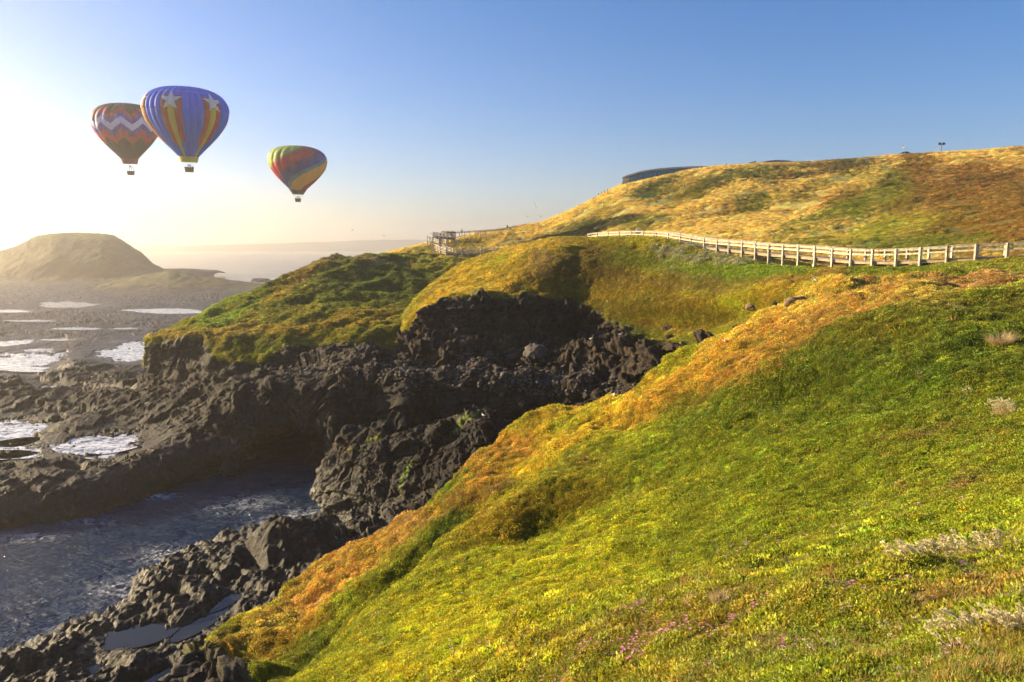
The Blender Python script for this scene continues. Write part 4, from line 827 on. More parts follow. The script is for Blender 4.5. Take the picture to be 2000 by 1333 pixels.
person(deckz(1248.6, 465.3, 122.6), -.2, 'stand', cl('offwhite', (.5, .45, .4)), cl('grey', (.09, .09, .1)), 'person in off-white top beside the one raising hands on the long boardwalk')

# ================================================================== GULLS
GW = simple('gull_white', (.75, .74, .72), .7, 0, .03); GG = simple('gull_grey', (.28, .29, .31), .7, 0, .05); GR = simple('gull_beak', (.5, .1, .03), .5); GK = simple('gull_black', (.02, .02, .02), .6)
gb = MB(); gb.tube([(-.20, 0, .17), (-.15, 0, .185), (-.05, 0, .2), (.05, 0, .215), (.11, 0, .25), (.135, 0, .30), (.15, 0, .335), (.17, 0, .335), (.185, 0, .33)], [.012, .035, .065, .07, .05, .032, .036, .03, .012], 10); gbm = gb.mesh('gull_body', True); gbm.materials.append(GW)
gk = MB(); gk.tube([(.18, 0, .333), (.21, 0, .328), (.225, 0, .318)], [.012, .008, .003], 6); gkm = gk.mesh('beak', True); gkm.materials.append(GR)
def wing_mesh(s):
    w_ = MB(); w_.tube([(.07, s * .055, .225), (0, s * .068, .22), (-.1, s * .055, .205), (-.2, s * .03, .19), (-.27, s * .01, .18)], [.02, .045, .04, .022, .004], 8, flat=.35)
    me = w_.mesh('wing', True); me.materials.append(GG); return me
def leg_mesh(s):
    w_ = MB(); w_.tube([(0, s * .025, .15), (.005, s * .025, .0)], .006, 5); w_.box((.02, s * .025, .004), (.05, .03, .008)); me = w_.mesh('leg'); me.materials.append(GR); return me
wm_ = [wing_mesh(1), wing_mesh(-1)]; lm_ = [leg_mesh(1), leg_mesh(-1)]
def gull(px, py, lab, sc=1.15, rz=None):
    p = None
    for k in range(12):
        p, n_, o_ = hit(px, py + k)
        if p: break
    r_ = empty('gull', p - Vector((0, 0, .01)), random.uniform(0, 6) if rz is None else rz, sc); tag(r_, lab, 'gull', 'gulls standing about the headland')
    for nm, me in [('body', gbm), ('beak', gkm), ('wing', wm_[0]), ('wing', wm_[1]), ('leg', lm_[0]), ('leg', lm_[1])]:
        o = bpy.data.objects.new(nm, me); COL.objects.link(o); o.parent = r_
for px, py, lab in [(1594,553,'large white gull standing on the orange crest below the long boardwalk'),(1453,611,'white gull beside the small brown rock hollow under the bright green bank'),(1417,673,'white gull standing on the outer edge of the orange slope'),(1212,657,'white gull on dark rocks at the right end of the green gully'),(1154,666,'white gull on the dark rock foot of the upper cliff, left of a second one'),
 (1129,767,'left gull of the pair on the dark gully floor'),(1143,768,'right gull of the pair on the dark gully floor'),(1199,778,'white gull at the silhouette of the orange slope beside the gully mouth'),(944,816,'white gull perched on top of the nearer dark outcrop'),(722,917,'white gull on a ledge of the dark sea cliff right of the cave'),(869,590,'left gull on the orange turf edge above the upper cliff'),(922,580,'right gull on the orange turf edge above the upper cliff'),
 (793,610,'white gull on the grass left of the upper cliff'),(1098,720,'white gull among the boulders of the scree'),(568,720,'left of two gulls on the flat rock shelf above the sea cave'),(597,726,'right of two gulls on the flat rock shelf above the sea cave'),(493,768,'white gull on the dark rock slope left of the sea cave'),(403,814,'lowest gull on the dark rock slope above the water at left'),
 (853,535,'left of two gulls at the left rim of the sunlit mound'),(861,532,'right of two gulls at the left rim of the sunlit mound'),(842,573,'white gull below the left rim of the sunlit mound')]:
    gull(px, py, lab, 1.35 if py < 900 else 1.2)
fw = []
for s in (1, -1):
    q = MB(); q.add([(.06, s*.03, .02), (.10, s*.30, .12), (.0, s*.68, .05), (-.04, s*.32, .10), (-.06, s*.03, .0), (.06, s*.03, .0), (.09, s*.30, .10), (.0, s*.66, .04), (-.04, s*.32, .085), (-.06, s*.03, -.015)],
              [(0, 1, 3, 4), (1, 2, 3), (9, 8, 6, 5), (8, 7, 6), (0, 5, 6, 1), (1, 6, 7, 2), (2, 7, 8, 3), (3, 8, 9, 4)]); me = q.mesh('wing'); me.materials.append(GG); fw.append(me)
q = MB(); q.tube([(-.26, 0, 0), (-.15, 0, 0), (0, 0, 0), (.13, 0, .01), (.2, 0, .02), (.25, 0, .01)], [.03, .04, .065, .05, .035, .006], 10); fbm_ = q.mesh('gull_body', True); fbm_.materials.append(GW)
for px, py, Y, rz, bank, lab in [(1045,402,150,2.4,.9,'gull flying high above the skyline left of the hill, wings raised'),(688,450,150,.2,.05,'distant gull gliding level over the sea left of the headland'),(1030,424,170,.4,.2,'left of two pale gulls gliding just above the hill shoulder'),(1056,424,170,2.9,.2,'right of two pale gulls gliding just above the hill shoulder'),(750,461,190,.7,.1,'small far gull low over the horizon near the headland'),(976,445.5,170,.1,.05,'gull gliding flat above the thin skyline fence'),(1765,288.5,150,2.2,.5,'gull flying above the parked car on the hill'),(843,457.5,170,1.,.4,'gull hovering just left of the lookout landing')]:
    r_ = empty('gull', P(px, py, Y), rz, 1.2); r_.rotation_euler.x = bank; tag(r_, lab, 'gull', 'gulls flying over the headland')
    for nm, me in [('body', fbm_), ('wing', fw[0]), ('wing', fw[1])]:
        o = bpy.data.objects.new(nm, me); COL.objects.link(o); o.parent = r_

# ================================================================== BALLOONS
def mat_fabric(name):
    m, nt, b = newmat(name); c = N(nt, 'ShaderNodeAttribute', attribute_name='col').outputs['Color']
    L(nt, c, b.inputs['Base Color']); b.inputs['Roughness'].default_value = .6; b.inputs['Specular IOR Level'].default_value = .2
    t = N(nt, 'ShaderNodeBsdfTranslucent'); L(nt, c, t.inputs['Color']); x = N(nt, 'ShaderNodeMixShader'); x.inputs[0].default_value = .05
    L(nt, b.outputs[0], x.inputs[1]); L(nt, t.outputs[0], x.inputs[2]); L(nt, x.outputs[0], nt.nodes['Material Output'].inputs['Surface']); return m
M['fabric'] = mat_fabric('balloon_fabric'); M['wicker'] = simple('wicker', (.16, .11, .055), .8, 0, .4, 30, .6); M['steel'] = simple('burner_steel', (.2, .2, .2), .35, .7); M['rope'] = simple('cable', (.05, .05, .05), .6)
PROF = [(0.15,.25),(.3,.385),(.5,.57),(.7,.735),(.9,.872),(1.05,.95),(1.2,.99),(1.32,1.0),(1.45,.982),(1.58,.925),(1.70,.82),(1.79,.68),(1.855,.5),(1.89,.3),(1.905,.12),(1.908,.001)]
def star(u, v, r):
    a = math.atan2(u, v); d = math.hypot(u, v); k = 2 * math.pi / 5; a = abs((a + k / 2) % k - k / 2)
    # radius of a five pointed star's edge at angle a from a tip
    ro, ri = r, r * .40; x1, y1 = ro, 0; x2, y2 = ri * math.cos(k / 2), ri * math.sin(k / 2)
    dx, dy = math.cos(a), math.sin(a); den = dx * (y2 - y1) - dy * (x2 - x1)
    return d < (x1 * (y2 - y1) - y1 * (x2 - x1)) / den
def balloon(name, label, base, Rr, gores, colour, skirtcol, hs=1.0, phase=0., tilt=.06, bulge=.03, skirt_r=(.25, .20), skirt_h=.15, lean=.04, gap=.28):
    root = empty(name, base); root.rotation_euler = (tilt, lean, 0); tag(root, label, 'balloon', 'hot air balloons over the sea')
    sub = 8; nu = gores * sub; zs = np.interp(np.linspace(0, 1, 150), np.linspace(0, 1, len(PROF)), [p[0] for p in PROF])
    K = np.array(PROF)[:, None, :]; K = pchip(K, [10] * (len(PROF) - 1))[:, 0, :]; nz = len(K)
    vs = []; fs = []; cs = []
    for z, r in K:
        for k in range(nu):
            ph = 2 * math.pi * k / nu + phase; g = (k % sub) / sub
            b = 1 + bulge * (math.sin(math.pi * g) ** .7 - .5) * min(1, (z - .1) * 1.6) * (1.6 if z > 1.3 else 1) * (1 if r > .1 else 0)
            vs.append((math.sin(ph) * r * b * Rr, -math.cos(ph) * r * b * Rr, z * Rr * hs))
    for i in range(nz - 1):
        for k in range(nu):
            fs.append((i * nu + k, i * nu + (k + 1) % nu, (i + 1) * nu + (k + 1) % nu, (i + 1) * nu + k))
            cs.append(colour((k // sub) % gores, ((k % sub) + .5) / sub, (K[i, 0] + K[i + 1, 0]) / 2, (K[i, 1] + K[i + 1, 1]) / 2))
    me = bpy.data.meshes.new('envelope'); me.from_pydata(vs, [], fs); me.update(); me.polygons.foreach_set('use_smooth', [True] * len(fs))
    at = me.attributes.new('col', 'FLOAT_COLOR', 'FACE'); at.data.foreach_set('color', np.c_[np.array(cs), np.ones(len(cs))].astype(np.float32).ravel())
    link('envelope', me, M['fabric'], root)
    sm = MB(); n = 32
    for (r0, z0), (r1, z1) in [((skirt_r[0], skirt_h), (skirt_r[1], 0)), ((skirt_r[1] - .006, 0), (skirt_r[0] - .006, skirt_h))]:
        vs_ = [(math.sin(2*math.pi*k/n) * r * Rr, -math.cos(2*math.pi*k/n) * r * Rr, z * Rr * hs) for r, z in ((r0, z0), (r1, z1)) for k in range(n)]
        sm.add(vs_, [(k, n + k, n + (k + 1) % n, (k + 1) % n) for k in range(n)])
    sm.build('skirt', simple('skirt_cloth', skirtcol, .6, 0, .06), root, True)
    bz = -gap * Rr * 1.0; bw_, bh = .085 * Rr, .12 * Rr
    bm = MB(); t = .012 * Rr
    ring = lambda s_, z: [(-s_, -s_, z), (s_, -s_, z), (s_, s_, z), (-s_, s_, z)]
    vs_ = ring(bw_, bz) + ring(bw_ * .9, bz - bh) + ring(bw_ - t, bz) + ring(bw_ * .9 - t, bz - bh + t)
    bm.add(vs_, [(a, (a + 1) % 4, 4 + (a + 1) % 4, 4 + a)[::-1] for a in range(4)] + [(4, 5, 6, 7)] + [(8 + a, 8 + (a + 1) % 4, 12 + (a + 1) % 4, 12 + a) for a in range(4)] + [(12, 15, 14, 13)] + [(a, 8 + a, 8 + (a + 1) % 4, (a + 1) % 4)[::-1] for a in range(4)])
    bk = bm.build('basket', M['wicker'], root)
    rm = MB()
    for a in range(4): rm.beam(vs_[a], vs_[(a + 1) % 4], .2, .18)
    rm.build('rim', simple('leather_rim', (.05, .03, .02), .6), bk)
    fr = MB(); top = -.10 * Rr
    for sx in (-1, 1):
        for sy in (-1, 1): fr.tube([(sx * bw_ * .95, sy * bw_ * .95, bz), (sx * bw_ * .6, sy * bw_ * .6, top)], .09, 6)
    for a in range(4):
        q = ring(bw_ * .6, top); fr.beam(q[a], q[(a + 1) % 4], .07, .07)
    fr.build('burner_frame', M['steel'], root)
    b2_ = MB(); b2_.tube([(-.25, 0, top - .1), (-.25, 0, top + .55)], .17, 10); b2_.tube([(.25, 0, top - .1), (.25, 0, top + .55)], .17, 10); b2_.build('burner', M['steel'], root)
    cb = MB()
    for k in range(8):
        a = 2 * math.pi * k / 8; q = (math.copysign(bw_ * .6, math.sin(a) or 1), math.copysign(bw_ * .6, math.cos(a) or 1), top); cb.tube([q, (math.sin(a) * skirt_r[1] * Rr, math.cos(a) * skirt_r[1] * Rr, .0)], .025, 4)
    cb.build('cable', M['rope'], root)
    return root, bz, bh
def c_blue(g, f, z, r):
    B = (.0, .12, .75); k = (g - 1) % 6; ang = 2 * math.pi / 36
    u = {0: -1, 1: 0, 2: 1}.get(k); sz = 1.50
    for kk in (k, k - 6):
        du = ((kk - 1) + f - .5) * ang * r; dv = (z - sz) * (1.0 + .5 * max(0, z - 1.4))
        if abs(du) < .5 and star(du, dv, .27): return (.66, .66, .66)
    if abs(z - 1.32) < .006 or abs(z - 1.72) < .006: return (.12, .2, .5)
    if z < sz + (.12 if k != 1 else .0):
        if k == 1: return (.50, .42, .03)
        if k == 0 and z > .42: return (.40, .075, .03)
        if k == 2 and z > .50: return (.36, .02, .025)
    return B
def c_zig(g, f, z, r):
    K_ = (.001, .004, .010); Rd = (.50, .006, .02); Pu = (.06, .012, .30); W = (.62, .60, .80)
    zz = f if g % 2 == 0 else 1 - f
    s = z + .26 * (1 - zz) - .13
    if s > 1.66: return K_
    if s > 1.53: return Rd
    if s > 1.36: return Pu
    if s > 1.16: return W
    if s > .97: return Pu
    if s > .74: return Rd
    return K_
def c_spiral(g, f, z, r):
    n = 20; ph = (g + f) / n * 2 * math.pi; ph = (ph + math.pi) % (2 * math.pi) - math.pi
    s = z - .56 * (g + .5 - (n if (g + .5) > n / 2 else 0)) / n * 2 * math.pi - .09 * (f - .5) * 2
    for t, c in [(1.72, (.30, .38, .06)), (1.62, (.38, .10, .03)), (1.38, (.48, .012, .02)), (1.24, (.40, .012, .025)), (1.12, (.09, .025, .09)), (1.0, (.03, .02, .20)), (.82, (.012, .035, .24)), (.66, (.05, .20, .28)), (.02, (.66, .36, .02)), (-9, (.45, .012, .02))]:
        if s > t: return c
balloon('blue_balloon', 'blue hot air balloon with white stars, coloured stripes and a yellow skirt', V(P(369, 317.5, 215)), 84.5 / FOC * 215 * .875, 36, c_blue, (.52, .44, .03), .98, R(-22), .10, skirt_r=(.26, .21), skirt_h=.2, gap=.13, bulge=.05)
balloon('zigzag_balloon', 'black hot air balloon with red, purple and white zigzag bands, partly behind the blue one', V(P(254, 320.5, 280)), 65.5 / FOC * 280 * .89, 20, c_zig, (.30, .02, .03), 1.0, math.pi / 20 + R(27), .13, skirt_r=(.27, .22), skirt_h=.17, gap=.24, bulge=.04)
rt, bz, bh = balloon('striped_balloon', 'hot air balloon with diagonal rainbow bands and a dark maroon skirt', V(P(582, 380.5, 330)), 57 / FOC * 330 * .95, 20, c_spiral, (.05, .015, .02), .885, R(16), .05, skirt_r=(.30, .185), skirt_h=.19, gap=.14)
for s, lab in ((-1, 'left of two dark figures standing in the basket of the diagonally striped balloon'), (1, 'right of two dark figures standing in the basket of the diagonally striped balloon')):
    bb = rt.location + Vector((s * .42, 0, bz - bh + .15)); person(bb, s * .5, 'lean' , None, None, lab, None, crowd[0])

# ================================================================== SCATTERED COVER
def proto(name, faces_fn, mat):
    me = faces_fn().mesh(name); me.materials.append(mat); return bpy.data.objects.new(name, me)
def leafball(n, flat, ll, lw, seed, up=.3):
    r_ = random.Random(seed); m = MB()
    for i in range(n):
        a = r_.uniform(0, 6.283); rad = math.sqrt(r_.random()); h = flat * math.sqrt(max(0, 1 - rad * rad)) * r_.uniform(.55, 1.05)
        c = Vector((math.cos(a) * rad, math.sin(a) * rad, h)); d = Vector((r_.gauss(0, 1), r_.gauss(0, 1), abs(r_.gauss(0, 1)) * .7 + up)).normalized()
        s = d.cross(Vector((r_.gauss(0, 1), r_.gauss(0, 1), r_.gauss(0, 1)))).normalized() * lw * r_.uniform(.6, 1.3); d *= ll * r_.uniform(.6, 1.3)
        m.add([c, c + d * .5 + s, c + d, c + d * .5 - s], [(0, 1, 2, 3)])
    return m
def coll(name, objs):
    c = bpy.data.collections.new(name)
    for o in objs: c.objects.link(o)
    return c
def scatter(name, label, G, nrm, col, weight, N_, sizefn, coll_, cat, colvar=.25, sink=.0, upmix=.5, huevar=.12, lift=0., pxmax=2120):
    A = G[:-1, :-1]; e1 = G[:-1, 1:] - A; e2 = G[1:, :-1] - A; area = np.linalg.norm(np.cross(e1, e2), axis=-1)
    D = np.array([0, 0, CAMZ]) - A; dist = np.linalg.norm(D, axis=-1); cosv = np.abs((nrm[:-1, :-1] * D).sum(-1) / dist)
    w_ = area * np.clip(cosv, .12, 1) / dist ** 2 * weight[:-1, :-1]
    px, py = proj(A); w_ = np.where((px > -120) & (px < pxmax) & (py > -50) & (py < 1420) & (A[..., 1] > 1.5), w_, 0).ravel()
    cdf = np.cumsum(w_); idx = np.searchsorted(cdf, RNG.random(N_) * cdf[-1]); idx = np.clip(idx, 0, len(w_) - 1)
    i, j = np.divmod(idx, A.shape[1]); u = RNG.random(N_)[:, None]; v = RNG.random(N_)[:, None]
    p = G[i, j] + e1[i, j] * u + e2[i, j] * v; n = nrm[i, j] * (1 - upmix) + np.array([0, 0, upmix]); n /= np.linalg.norm(n, axis=1)[:, None]
    dd = np.linalg.norm(p - np.array([0, 0, CAMZ]), axis=1); s = sizefn(dd) * RNG.uniform(.6, 1.4, N_)
    p = p - n * (s * sink)[:, None]
    c = RNG.uniform(0, 2 * math.pi, N_); mx = np.cos(c) * n[:, 0] + np.sin(c) * n[:, 1]; my = -np.sin(c) * n[:, 0] + np.cos(c) * n[:, 1]
    a = -np.arcsin(np.clip(my, -1, 1)); b = np.arctan2(mx, n[:, 2])
    i2 = np.clip(i + RNG.normal(0, 4, N_).astype(int), 0, col.shape[0] - 1); j2 = np.clip(j + RNG.normal(0, 7, N_).astype(int), 0, col.shape[1] - 1)
    k = col[i2, j2] * np.exp(RNG.normal(0, colvar, N_))[:, None] * np.exp(RNG.normal(0, huevar, (N_, 3)) * np.array([1, .6, .3]))
    me = bpy.data.meshes.new(name); me.vertices.add(N_); me.vertices.foreach_set('co', p.astype(np.float32).ravel())
    t = me.attributes.new('col', 'FLOAT_COLOR', 'POINT'); t.data.foreach_set('color', np.c_[np.clip(k, 0, .9), np.ones(N_)].astype(np.float32).ravel())
    t = me.attributes.new('rot', 'FLOAT_VECTOR', 'POINT'); t.data.foreach_set('vector', np.stack([a, b, c], 1).astype(np.float32).ravel())
    t = me.attributes.new('scl', 'FLOAT', 'POINT'); t.data.foreach_set('value', s.astype(np.float32))
    t = me.attributes.new('pick', 'INT', 'POINT'); t.data.foreach_set('value', RNG.integers(0, len(coll_.objects), N_).astype(np.int32))
    o = link(name, me); ng = bpy.data.node_groups.new(name, 'GeometryNodeTree')
    ng.interface.new_socket('Geometry', in_out='INPUT', socket_type='NodeSocketGeometry'); ng.interface.new_socket('Geometry', in_out='OUTPUT', socket_type='NodeSocketGeometry')
    gi = ng.nodes.new('NodeGroupInput'); go = ng.nodes.new('NodeGroupOutput'); ip = ng.nodes.new('GeometryNodeInstanceOnPoints'); ci = ng.nodes.new('GeometryNodeCollectionInfo')
    ci.inputs['Collection'].default_value = coll_; ci.inputs['Separate Children'].default_value = True; ci.inputs['Reset Children'].default_value = True
    def na(nm, ty):
        q = ng.nodes.new('GeometryNodeInputNamedAttribute'); q.data_type = ty; q.inputs['Name'].default_value = nm; return q.outputs['Attribute']
    l = ng.links.new; l(gi.outputs[0], ip.inputs['Points']); l(ci.outputs[0], ip.inputs['Instance']); ip.inputs['Pick Instance'].default_value = True
    l(na('pick', 'INT'), ip.inputs['Instance Index']); l(na('rot', 'FLOAT_VECTOR'), ip.inputs['Rotation']); l(na('scl', 'FLOAT'), ip.inputs['Scale']); l(ip.outputs[0], go.inputs[0])
    md = o.modifiers.new('cover', 'NODES'); md.node_group = ng
    return tag(o, label, cat, None, 'stuff')
leafs = coll('leaf_clumps', [proto('leaf_clump', lambda s=s: leafball(46, .55, .30, .085, s), M['leaf']) for s in range(4)])
tiny = coll('turf_tufts', [proto('turf_tuft', lambda s=s: leafball(34, .5, .42, .10, s + 20), M['leaf']) for s in range(4)])
bush = coll('scrub_bushes', [proto('scrub_bush', lambda s=s: leafball(130, .8, .26, .05, s + 40, .5), M['scrub']) for s in range(4)])
nF = orient(normals(FG2), FG2); nH = orient(normals(HG2), HG2); nB = orient(normals(BG2), BG2); nA = orient(normals(AG2), AG2)
vis = 1 - rkf
nearw_ = 1 - sstep(11, 17, FG2[..., 1])
rosette = coll('pigface_plants', [proto('pigface_plant', lambda s=s: leafball(60, .55, .36, .075, s + 90, .5), M['leaf']) for s in range(3)])
scatter('pigface', 'knobbly succulent plants standing above the cover on the nearest bank', FG2, nF, fcol * 1.9, nearw_ * vis * sstep(-.05, .3, fbm(FG2, .9, 3, .6, off=99.)), 7000, lambda d: .05 + .0085 * d, rosette, 'ground cover', .4, .1, .6)
big_ = coll('leafy_mounds', [proto('leafy_mound', lambda s=s: leafball(150, .75, .20, .07, s + 60), M['leaf']) for s in range(3)])
scatter('leafy_mounds', 'taller leafy clumps rising out of the ground cover', FG2, nF, fcol * 1.85, sstep(.3, .8, vis) * sstep(.05, .4, fbm(FG2, 3.5, 4, .6, off=95.)), 16000, lambda d: .07 + .0062 * d, big_, 'ground cover', .3, .25, .5)
FX, FY = proj(FG2)
scatter('ground_cover', 'low succulent ground cover in green, yellow and orange over the whole near slope', FG2, nF, fcol * 1.6, sstep(.3, .8, vis) * (.15 + sstep(-.2, .25, fbm(FG2, .5, 3, .6, off=91.))), 230000, lambda d: .04 + .0036 * d, leafs, 'ground cover', .38, .05, .3, pxmax=2700)
nh = sstep(.0, .5, fbm(HG2, 7, 3, .6, off=77.) + .35)
scatter('coastal_scrub', 'dense golden and green coastal scrub covering the back hill', HG2, nH, hcol * 1.55, nh * 1., 75000, lambda d: .14 + .0024 * d, bush, 'scrub', .28, .25, .6)
scatter('mound_turf', 'short green and orange turf on the middle mound and meadow', BG2, nB, bcol * 1.45, sstep(.5, .9, 1 - rkb), 55000, lambda d: .05 + .0026 * d, tiny, 'turf', .25, .15, .3)
scatter('headland_turf', 'olive green turf over the left headland', AG2, nA, acol * 1.45, sstep(.5, .9, 1 - rka), 32000, lambda d: .05 + .0026 * d, tiny, 'turf', .25, .15, .3)
# silvery shrubs beside the first boardwalk posts
wS = np.exp(-(((BX - 1345) / 60) ** 2 + ((BY - 502 - (BX - 1345) * .12) / 13) ** 2)) + .8 * np.exp(-(((BX - 1430) / 40) ** 2 + ((BY - 512) / 6) ** 2))
wS = wS * (wS > .25) * sstep(-.2, .3, fbm(BG2, 3, 3))
scatter('silver_scrub', 'patch of pale silvery shrubs in front of the first boardwalk posts', BG2, nB, np.ones(BG2.shape) * np.array([.30, .30, .17]), wS, 700, lambda d: .55 + 0 * d, bush, 'scrub', .2, .1, .8)
# scree of small stones under the upper cliff
def rockmesh(seed, sub=3, rough_=.32, name='stone'):
    bm_ = bmesh.new(); bmesh.ops.create_icosphere(bm_, subdivisions=sub, radius=1); co = np.array([v.co[:] for v in bm_.verts])
    d1, d2 = cells(co + seed * 7.7, .9, seed); f = 1 + rough_ * (fbm(co + seed * 3.3, 1.1, 3) * 1.2) - .28 * np.exp(-((d2 - d1) / .12) ** 2) * .5
    sc = np.array([1, random.Random(seed).uniform(.7, .95), random.Random(seed).uniform(.55, .8)])
    for v, k in zip(bm_.verts, f): v.co = Vector(tuple(np.array(v.co[:]) * k * sc))
    me = bpy.data.meshes.new(name); bm_.to_mesh(me); bm_.free(); me.polygons.foreach_set('use_smooth', [sub > 2] * len(me.polygons)); return me
def mat_stone():
    m, nt, b = newmat('scree_stone'); co = N(nt, 'ShaderNodeTexCoord').outputs['Object']; n = noise(nt, 1.4, 8, .7, co)
    c = ramp(nt, n.outputs['Fac'], [(.3, (.035, .028, .024)), (.6, (.085, .068, .052)), (.8, (.16, .13, .09))]).outputs[0]; L(nt, c, b.inputs['Base Color']); b.inputs['Roughness'].default_value = .85
    bp = N(nt, 'ShaderNodeBump'); bp.inputs['Distance'].default_value = .12; L(nt, n.outputs['Fac'], bp.inputs['Height']); L(nt, bp.outputs[0], b.inputs['Normal']); return m
M['stone'] = mat_stone()
st = []
for s in range(4):
    me = rockmesh(s + 1, 2); me.materials.append(M['stone']); st.append(bpy.data.objects.new('stone', me))
stones = coll('stones', st)
CGn = -orient(normals(CG2), CG2) * np.sign(-1); CGn = cn
wC = ((CY > 655) & (CY < 775) & (CX > 780) & (CX < 1240)) * sstep(.0, .35, fbm(CG, 5, 3) + .25) + ((CY > 700) & (CY < 740) & (CX > 560) & (CX < 800)) * .25
scatter('scree', 'slope of loose dark stones between the upper and lower cliff', CG2, np.abs(CGn) * np.array([0, 0, 1.]) + np.array([0, 0, .01]), np.ones(CG2.shape) * .1, wC * 1., 2200, lambda d: .26 + 0 * d, stones, 'scree', .1, .1, 1.)
for i, (px, py, w_, lab) in enumerate([(1045,692,24,'largest pale boulder lying on the scree under the upper cliff'),(1000,700,10,'mid-sized boulder left of the largest pale one on the scree'),(905,672,9,'brown boulder at the foot of the upper cliff, left part of the scree'),(880,690,8,'rounded boulder at the left top of the scree'),(935,715,9,'dark boulder in the middle of the scree'),(870,720,8,'boulder at the left lower edge of the scree'),(985,735,10,'flat boulder on the lower lip of the scree above the lower cliff'),(1085,735,8,'boulder below and right of the largest pale one'),(1120,715,8,'boulder near the right end of the scree'),(840,665,9,'boulder under the left corner of the upper cliff'),(1150,745,9,'dark boulder near the gully at the right of the scree'),(955,690,8,'angular boulder midway between cliff foot and scree lip')]):
    p, n_, o_ = hit(px, py); me = rockmesh(20 + i, 4, .3, 'boulder'); me.materials.append(M['stone'])
    o = bpy.data.objects.new('boulder', me); COL.objects.link(o); s = w_ / FOC * p.y; o.scale = (s, s, s); o.location = p + Vector((0, 0, s * .15)); o.rotation_euler = (.1, .15, random.random() * 6); tag(o, lab, 'boulder', 'boulders on the scree')
p = V(P(508, 551, Yat(508, 551.5, 0))); me = rockmesh(77, 5, .5, 'sea_rock'); me.materials.append(M['stone'])
o = bpy.data.objects.new('sea_rock', me); COL.objects.link(o); o.location = p + Vector((0, 0, .3)); s = 19 / FOC * p.y; o.scale = (s, s * .6, 3.8); tag(o, 'low dark rock rising from the sea off the platform point', 'rock')
for px, py, w_, h_, lab in [(1560,590,26,16,'brown rock outcrop poking from the orange slope above the small hollow'),(1475,598,16,12,'dark brown rock at the left of the small hollow under the green bank')]:
    p, n_, o_ = hit(px, py); me = rockmesh(60 + int(w_), 4, .5, 'rock'); mt = simple('brown_rock', (.15, .095, .05), .85, 0, .5, 2.5, .8); me.materials.append(mt)
    o = bpy.data.objects.new('rock', me); COL.objects.link(o); s = w_ / FOC * p.y; o.scale = (s, s * .7, s * h_ / w_); o.location = p + Vector((0, .3, -.1)); tag(o, lab, 'rock')
# seaweed-free flowers
def petal_disc():
    m = MB(); n = 7
    for k in range(n):
        a = 2 * math.pi * k / n; d = Vector((math.cos(a), math.sin(a), .25)); s = Vector((-math.sin(a), math.cos(a), 0)) * .32
        m.add([(0, 0, 0), d * .6 + s, d, d * .6 - s], [(0, 1, 2, 3)])
    m.add([(.18 * math.cos(t), .18 * math.sin(t), .07) for t in (k * 1.0472 for k in range(6))], [tuple(range(6))]); return m
flw = coll('flower_heads', [proto('flower_head', petal_disc, M['leaf'])])
def blobw(lst, X_, Y_):
    w_ = np.zeros(X_.shape)
    for px, py, rx, ry, an, k in lst:
        a = R(an); dx = X_ - px; dy = Y_ - py; u = (dx * math.cos(a) + dy * math.sin(a)) / rx; v = (-dx * math.sin(a) + dy * math.cos(a)) / ry; w_ = np.maximum(w_, k * np.exp(-(u * u + v * v)))
    return w_
wP = blobw([(1330,1290,150,30,-12,1.),(1500,1205,200,12,-10,.9),(1750,1140,140,9,-10,1.),(1920,1105,90,8,-12,1.),(1180,1255,140,10,-14,.4),(1000,1250,120,8,-14,.35),(1480,1270,120,30,0,.5),(1700,1180,160,14,-10,.35),(1800,1030,140,22,-5,.15),(1600,1040,300,30,-8,.06),(1450,1080,100,20,0,.1),(1260,1185,120,6,-12,.5)], FX, FY)
wP = .16 * blobw([(1500,1270,500,90,-8,1.),(1900,1140,200,60,-8,1.)], FX, FY) + wP; wP *= .5 + sstep(.0, .4, fbm(FG2, .8, 3, .6, off=55.) + .1)
scatter('pink_flowers', 'small pink pigface flowers scattered over the nearest slope', FG2, nF, np.ones(FG2.shape) * np.array([.66, .30, .44]), wP, 5500, lambda d: .009 + .0011 * d, flw, 'flowers', .3, -2.2, .7, .1)
wW = blobw([(700,1250,120,14,-35,.8),(650,1290,80,14,-35,1.),(780,1180,120,20,-30,.4),(860,1300,140,20,-15,.4),(1740,950,40,12,-10,1.),(1690,960,30,10,0,.5),(1500,910,200,40,-10,.12),(720,1050,110,14,-22,1.4),(640,1110,100,12,-30,1.),(1000,1150,200,30,-25,.2),(1650,600,160,10,-20,1.),(1520,650,100,8,-35,.9),(1850,548,150,5,-3,1.),(1250,770,100,8,-35,.5),(540,1200,80,14,-35,.7)], FX, FY)
wW *= sstep(.0, .4, fbm(FG2, 1.6, 3, .6, off=65.) + .15)
scatter('pale_flowers', 'tiny whitish flowers dotted over the yellow green slope', FG2, nF, np.ones(FG2.shape) * np.array([.62, .50, .38]), wW, 3200, lambda d: .012 + .0009 * d, flw, 'flowers', .15, -1.3, .7, .1)

